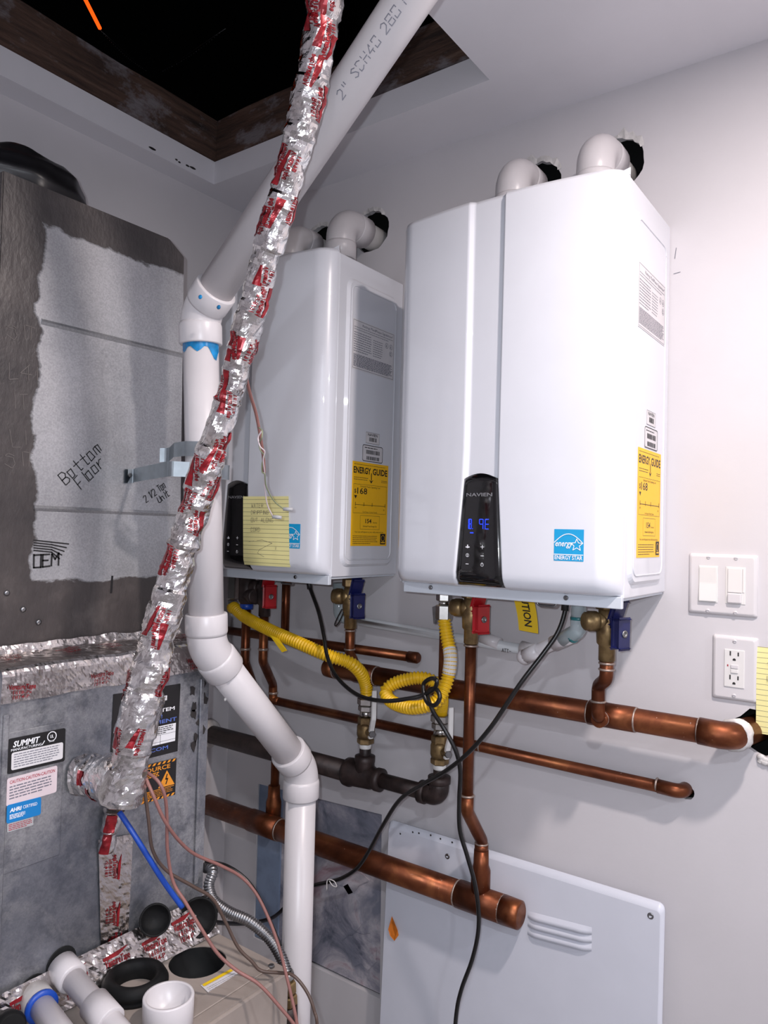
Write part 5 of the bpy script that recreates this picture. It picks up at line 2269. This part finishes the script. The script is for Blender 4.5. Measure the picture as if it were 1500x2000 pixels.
# ------------------------------------------------------------------ switches and outlet
def wall_plate(name, label, cat, c0, c1):
    a, b = on(*c0, 'y', WY), on(*c1, 'y', WY)
    x0, x1, z0, z1 = a.x, b.x, b.z, a.z
    t = thing(name, label, cat, ((x0+x1)/2, WY, z0))
    bm = B()
    w, h = x1-x0, z1-z0
    cx, cz = (x0+x1)/2, (z0+z1)/2
    rows = []
    for ins, dep in ((0, 0), (0, .002), (.0025, .0055), (.006, .0068)):
        rows.append([bm.verts.new((cx+s, WY-dep, cz+q)) for s, q in rrect(w-2*ins, h-2*ins, .0035, 4)])
    for A_, B_ in zip(rows, rows[1:]):
        for i in range(len(A_)):
            j = (i+1) % len(A_)
            bm.faces.new((A_[i], A_[j], B_[j], B_[i])).smooth = True
    bm.faces.new(rows[-1])
    obj('cover_plate', bm, 'plate_white', t)
    return t, cx, cz, w, h


def plate_screw(t, x, z, y=WY-.0066):
    bm = B()
    lathe(bm, (x, y, z), (0, -1, 0), [(0, .0036), (.001, .0034), (.0014, .0022)], 12)
    s = obj('plate_screw', bm, 'plate_white', t)
    bm = B()
    box(bm, (x-.0028, y-.0017, z-.0004), (x+.0028, y-.0013, z+.0004))
    obj('slot', bm, 'print_gray', s)


t, cx, cz, w, h = wall_plate('light_switch', 'white double light switch plate on the wall right of the heaters', 'light switch', (1347, 1080), (1480, 1207))
for sx in (-.0235, .0225):
    x = cx+sx
    for zz in (cz-.0485, cz+.0485):
        plate_screw(t, x, zz)
    bm = B()
    box(bm, (x-.0167, WY-.0078, cz-.0335), (x+.0167, WY-.006, cz+.0335), .0012, 2)
    fr = obj('switch_frame', bm, 'device_white', t)
    bm = B()
    if sx < 0:
        prism(bm, [(x-.0145, WY-.0075, cz-.031), (x-.0145, WY-.013, cz-.031), (x-.0145, WY-.0095, cz+.002), (x-.0145, WY-.0105, cz+.031), (x-.0145, WY-.0075, cz+.031)], (.029, 0, 0))
        bmesh.ops.bevel(bm, geom=bm.edges[:], offset=.0008, segments=2, affect='EDGES')
        obj('rocker', bm, 'device_white', t)
    else:
        box(bm, (x-.0125, WY-.0105, cz-.0125), (x+.0105, WY-.0075, cz+.0305), .001, 2)
        obj('button', bm, 'device_white', t)
        bm = B()
        n = 8
        box(bm, (x-.0125, WY-.0135, cz-.0315), (x+.0105, WY-.0075, cz-.0135), .0022, 3)
        obj('sensor_window', bm, 'plate_white', t)
        bm = B()
        box(bm, (x+.0115, WY-.0092, cz-.012), (x+.0145, WY-.0075, cz+.0305), .0005, 1)
        obj('dimmer_slide', bm, 'device_white', t)
t, cx, cz, w, h = wall_plate('power_outlet', 'white safety outlet with test button below the light switches', 'outlet', (1393, 1238), (1480, 1374))
for zz in (cz-.048, cz+.048):
    plate_screw(t, cx, zz)
bm = B()
box(bm, (cx-.0167, WY-.0085, cz-.0335), (cx+.0167, WY-.006, cz+.0335), .0012, 2)
rc = obj('receptacle', bm, 'device_white', t)
for zz in (cz+.021, cz-.021):
    for dx, hh in ((-.0065, .004), (.0065, .0034)):
        bm = B()
        box(bm, (cx+dx-.0011, WY-.0089, zz+.0015), (cx+dx+.0011, WY-.0083, zz+.0015+2*hh))
        obj('slot', bm, 'slot_dark', rc)
    bm = B()
    prism(bm, [(cx+.0026*math.cos(a), WY-.0089, zz-.0055+.0028*max(-.5, math.sin(a))) for a in [2*PI*i/12 for i in range(12)]], (0, .0006, 0))
    obj('ground_hole', bm, 'slot_dark', rc)
for zz, nm in ((cz+.0035, 'test_button'), (cz-.0045, 'reset_button')):
    bm = B()
    box(bm, (cx-.0055, WY-.0105, zz-.0032), (cx+.0065, WY-.008, zz+.0032), .0006, 1)
    obj(nm, bm, 'plate_white' if nm == 'test_button' else 'device_white', rc)
bm = B()
box(bm, (cx-.0115, WY-.0089, cz+.003), (cx-.0095, WY-.0084, cz+.0065))
obj('indicator', bm, 'print_red', rc)

# yellow sheet at the right edge
a, b = on(1479, 1262, 'y', WY), on(1479, 1431, 'y', WY)
t = thing('paper_note', 'yellow lined paper sheet on the wall right of the outlet', 'note', (a.x+.06, WY, b.z))
bm = B()
grid(bm, lambda u, v: V(a.x+.108*u, WY-.003-.004*math.sin(2.2*u)*v*0-.002*math.sin(3*v), b.z+(a.z-b.z)*v), 6, 8)
obj('paper', bm, 'note_paper', t)
bm = B()
mpn = plane_map((a.x, WY-.0062, b.z), (1, 0, 0), (0, 0, 1))
for k, s_ in enumerate(('THE', 'LEL')):
    script(bm, mpn, s_, .017, .115-.022*k, .009, .0008, 0, .05)
obj('handwriting', bm, 'pencil', t)

# ------------------------------------------------------------------ things lying on the furnace
def on_f(px, py, h=0.):
    return on(px, py, 'z', FZ+h)


zf = FZ+.0016
c = on_f(264, 1935)
bm = B()
lathe(bm, (c.x, c.y, FZ+.0005), (0, 0, 1), [(0, .03), (0, .047), (.005, .049), (.008, .046), (.011, .05), (.016, .05), (.026, .044), (.028, .038), (.024, .031), (.012, .029), (0, .03)], 36, caps=False)
tag(obj('rubber_ring', bm, 'rubber'), 'black rubber ring gasket lying on the furnace top', 'gasket')
c = on_f(324, 2002)
bm = B()
lathe(bm, (c.x+.004, c.y, FZ+.0005), (0, 0, 1), [(0, 0.0005), (0, .034), (.003, .036), (.042, .0365), (.044, .0355), (.044, .032), (.043, .0315), (.012, .0305), (.012, .0005)], 36, caps=False)
tag(obj('plumbing_fitting', bm, 'white_pvc'), 'white plastic pipe cap standing open side up on the furnace top', 'pipe cap')

# white drain pipes leaving the coil cabinet
for i, (h0, h1, lab, blue) in enumerate((((118, 1884), (228, 2012), 'white drain pipe with two couplings leaving the coil cabinet', False), ((62, 1940), (128, 2030), 'white drain pipe with a blue ring leaving the coil cabinet at the bottom left', True))):
    a = on(*h0, 'x', CX)
    b = at(*h1, [1.015, .99][i])
    t = thing('drain_pipe', lab, 'pipe', b, 'drain pipes at the coil')
    d = (b-a).normalized()
    b2 = b+d*.1
    r = .0167
    bm = B()
    tube(bm, fillet([a+d*.003, b2, V(b2.x+.02, b2.y+.005, .01)], .05, 8), r, 22)
    obj('pipe', bm, 'white_pvc', t)
    bm = B()
    lathe(bm, a+d*.004, d, [(0, r), (0, r+.0055), (.034, r+.0055), (.036, r+.003), (.036, r)], 24)
    obj('coupling', bm, 'white_pvc' if not blue else 'gray_pvc', t)
    if blue:
        bm = B()
        lathe(bm, a+d*.036, d, [(0, r), (.001, r+.0062), (.006, r+.0062), (.007, r)], 24)
        obj('primer_ring', bm, 'wire_blue', t)
    else:
        bm = B()
        L = (b-a).length
        lathe(bm, a+d*(L*.62), d, [(0, r), (0, r+.005), (.045, r+.005), (.046, r+.004), (.046, r)], 24)
        obj('coupling', bm, 'white_pvc', t)
    bm = B()
    lathe(bm, V(CX+.0006, a.y+.001, a.z+.002), (1, 0, 0), [(0, .0245), (.0012, .024)], 24)
    tag(obj('drain_opening', bm, 'drum_hole'), ['dark round opening round the upper white drain pipe', 'dark round opening round the lower white drain pipe'][i], 'opening')
a = on(10, 2003, 'x', CX+.03)
bm = B()
lathe(bm, a, (1, -.2, .3), [(0, .02), (.02, .022), (.03, .018)], 18)
tag(obj('rubber_stopper', bm, 'rubber'), 'dark grey rubber plug at the bottom left corner by the drain pipes', 'plug')

# black round caps leaning on the coil
for i, (px, py, rr_, lab) in enumerate(((303, 1797, .0255, 'black round plastic cap standing on edge against the coil cabinet, the smaller one'), (388, 1792, .033, 'black round plastic cap half covered by foil tape, the larger one'))):
    c = on(px, py, 'x', CX+.03)
    ax = V(.78, -.55, .3)
    bm = B()
    lathe(bm, c, ax, [(-.01, .0), (-.012, rr_*.8), (-.006, rr_*.98), (.0, rr_), (.003, rr_*.95), (.0, rr_*.86), (-.008, rr_*.6), (-.009, 0.)], 28, caps=False)
    tag(obj('rubber_grommet', bm, 'rubber'), lab, 'cap', 'black caps by the coil')

# ------------------------------------------------------------------ wires and tubes on the left
def wire(name, pts, r, mat, label, cat='wire', group=None, n=8):
    bm = B()
    tube(bm, catmull([at(*p) for p in pts], n), r, 10)
    return tag(obj(name, bm, mat), label, cat, group)


wire('thermostat_wire', [(283, 1506, 1.10), (308, 1525, 1.09), (322, 1555, 1.09), (326, 1600, 1.1), (327, 1660, 1.11), (338, 1722, 1.12), (362, 1762, 1.12), (392, 1812, 1.12), (425, 1862, 1.12), (462, 1895, 1.12), (505, 1922, 1.12), (545, 1965, 1.12), (580, 2010, 1.12), (600, 2060, 1.13), (625, 2300, 1.25)], .0026, 'wire_pink', 'pink wire from the foil pipe straight down across the furnace top', 'wire', 'wires by the furnace')
wire('thermostat_wire', [(284, 1518, 1.09), (300, 1555, 1.08), (320, 1600, 1.09), (348, 1640, 1.12), (380, 1668, 1.15), (430, 1690, 1.18), (470, 1712, 1.2), (500, 1745, 1.2), (525, 1795, 1.19), (545, 1850, 1.18), (558, 1900, 1.17), (570, 1950, 1.16), (580, 2000, 1.15), (586, 2060, 1.15), (600, 2300, 1.22)], .0026, 'wire_pink', 'pink wire bowing out right in front of the metal gas connector', 'wire', 'wires by the furnace')
wire('thermostat_wire', [(282, 1540, 1.12), (290, 1600, 1.12), (298, 1660, 1.12), (325, 1700, 1.13), (375, 1730, 1.15), (415, 1755, 1.17), (440, 1800, 1.18), (465, 1850, 1.18), (492, 1878, 1.18), (510, 1896, 1.18), (545, 1900, 1.18), (572, 1905, 1.17), (598, 1935, 1.16), (614, 1975, 1.15), (622, 2030, 1.15), (640, 2300, 1.22)], .0026, 'wire_brown', 'dark brown wire from the foil pipe looping over the furnace corner', 'wire', 'wires by the furnace')
wire('control_wire', [(402, 1682, 1.26), (440, 1690, 1.24), (475, 1712, 1.23), (503, 1748, 1.22), (528, 1800, 1.21), (548, 1848, 1.2)], .003, 'cable_black', 'short dark wire beside the pink wire right of the coil cabinet', 'wire', 'wires by the furnace')
wire('drain_tube', [(233, 1586, 1.13), (262, 1630, 1.12), (290, 1675, 1.12), (322, 1725, 1.13), (356, 1772, 1.14)], .0042, 'wire_blue', 'thin straight blue tube in front of the coil cabinet', 'tube', None)

# corrugated metal gas connector
t = thing('gas_connector', 'corrugated steel gas connector curving over the furnace corner beside the white pipe', 'gas hose', at(560, 2000, 1.28))
pts, L = resample(catmull([at(402, 1694, 1.36), at(412, 1695, 1.35), at(415, 1706, 1.34), at(408, 1730, 1.33), at(418, 1760, 1.32), at(448, 1782, 1.31), at(488, 1800, 1.3), at(525, 1832, 1.29), at(548, 1868, 1.28), at(560, 1900, 1.27)], 14), .0011)
bm = B()
tube(bm, pts, lambda i: .0095+.0008*math.sin(i*2*PI/4), 16)
obj('flexible_tube', bm, 'steel', t)
d = (at(562, 1960, 1.27)-at(560, 1900, 1.27)).normalized()
p = at(560, 1896, 1.27)
bm = B()
lathe(bm, p, d, [(0, .0105), (.006, .0125), (.012, .0125), (.014, .0105), (.02, .0105)], 18)
obj('end_sleeve', bm, 'chrome', t)
bm = B()
hexnut(bm, p+d*.018, d, .02, .0155)
hexnut(bm, p+d*.04, d, .018, .017)
obj('flare_nut', bm, 'brass', t)
bm = B()
lathe(bm, p+d*.058, d, [(0, .0165), (.03, .0165), (.034, .0125), (.2, .0125)], 18)
obj('nipple', bm, 'iron', t)

# loose thermostat cable hanging in front of the left heater
t = thing('thermostat_cable', 'loose brown cable with bare coloured wires hanging in front of the left heater', 'cable', at(545, 1000, 1.3))
bm = B()
m_ = [at(478, 712, 1.10), at(482, 742, 1.12), at(490, 775, 1.15), at(500, 808, 1.18), at(508, 850, 1.2), at(514, 890, 1.22), at(516, 924, 1.24)]
tube(bm, catmull(m_, 8), .0027, 10)
obj('sheath', bm, 'wire_pink', t)
wr = [[(506, 835, 1.19), (512, 842, 1.18), (511, 856, 1.18), (506, 866, 1.2), (509, 880, 1.2), (516, 890, 1.205), (512, 905, 1.22), (512, 922, 1.23), (517, 926, 1.235), (520, 950, 1.26), (535, 978, 1.29), (555, 995, 1.31)],
      [(511, 842, 1.185), (504, 855, 1.19), (508, 872, 1.19), (517, 882, 1.2), (514, 898, 1.21), (517, 925, 1.235), (517, 950, 1.26), (522, 985, 1.29), (533, 1009, 1.31)]]
for i, w_ in enumerate(wr):
    bm = B()
    tube(bm, catmull([at(*q) for q in w_], 6), .0011, 8)
    obj('conductor', bm, ['wire_green', 'label_pink'][i], t)
for (a, b) in (((553, 994, 1.31), (572, 995, 1.31)), ((532, 1009, 1.31), (550, 1011, 1.31))):
    bm = B()
    A_, B_ = at(*a), at(*b)
    lathe(bm, A_, B_-A_, [(0, .0032), ((B_-A_).length*.6, .0036), ((B_-A_).length, .003)], 10)
    obj('end_sleeve', bm, 'label_gray', t)
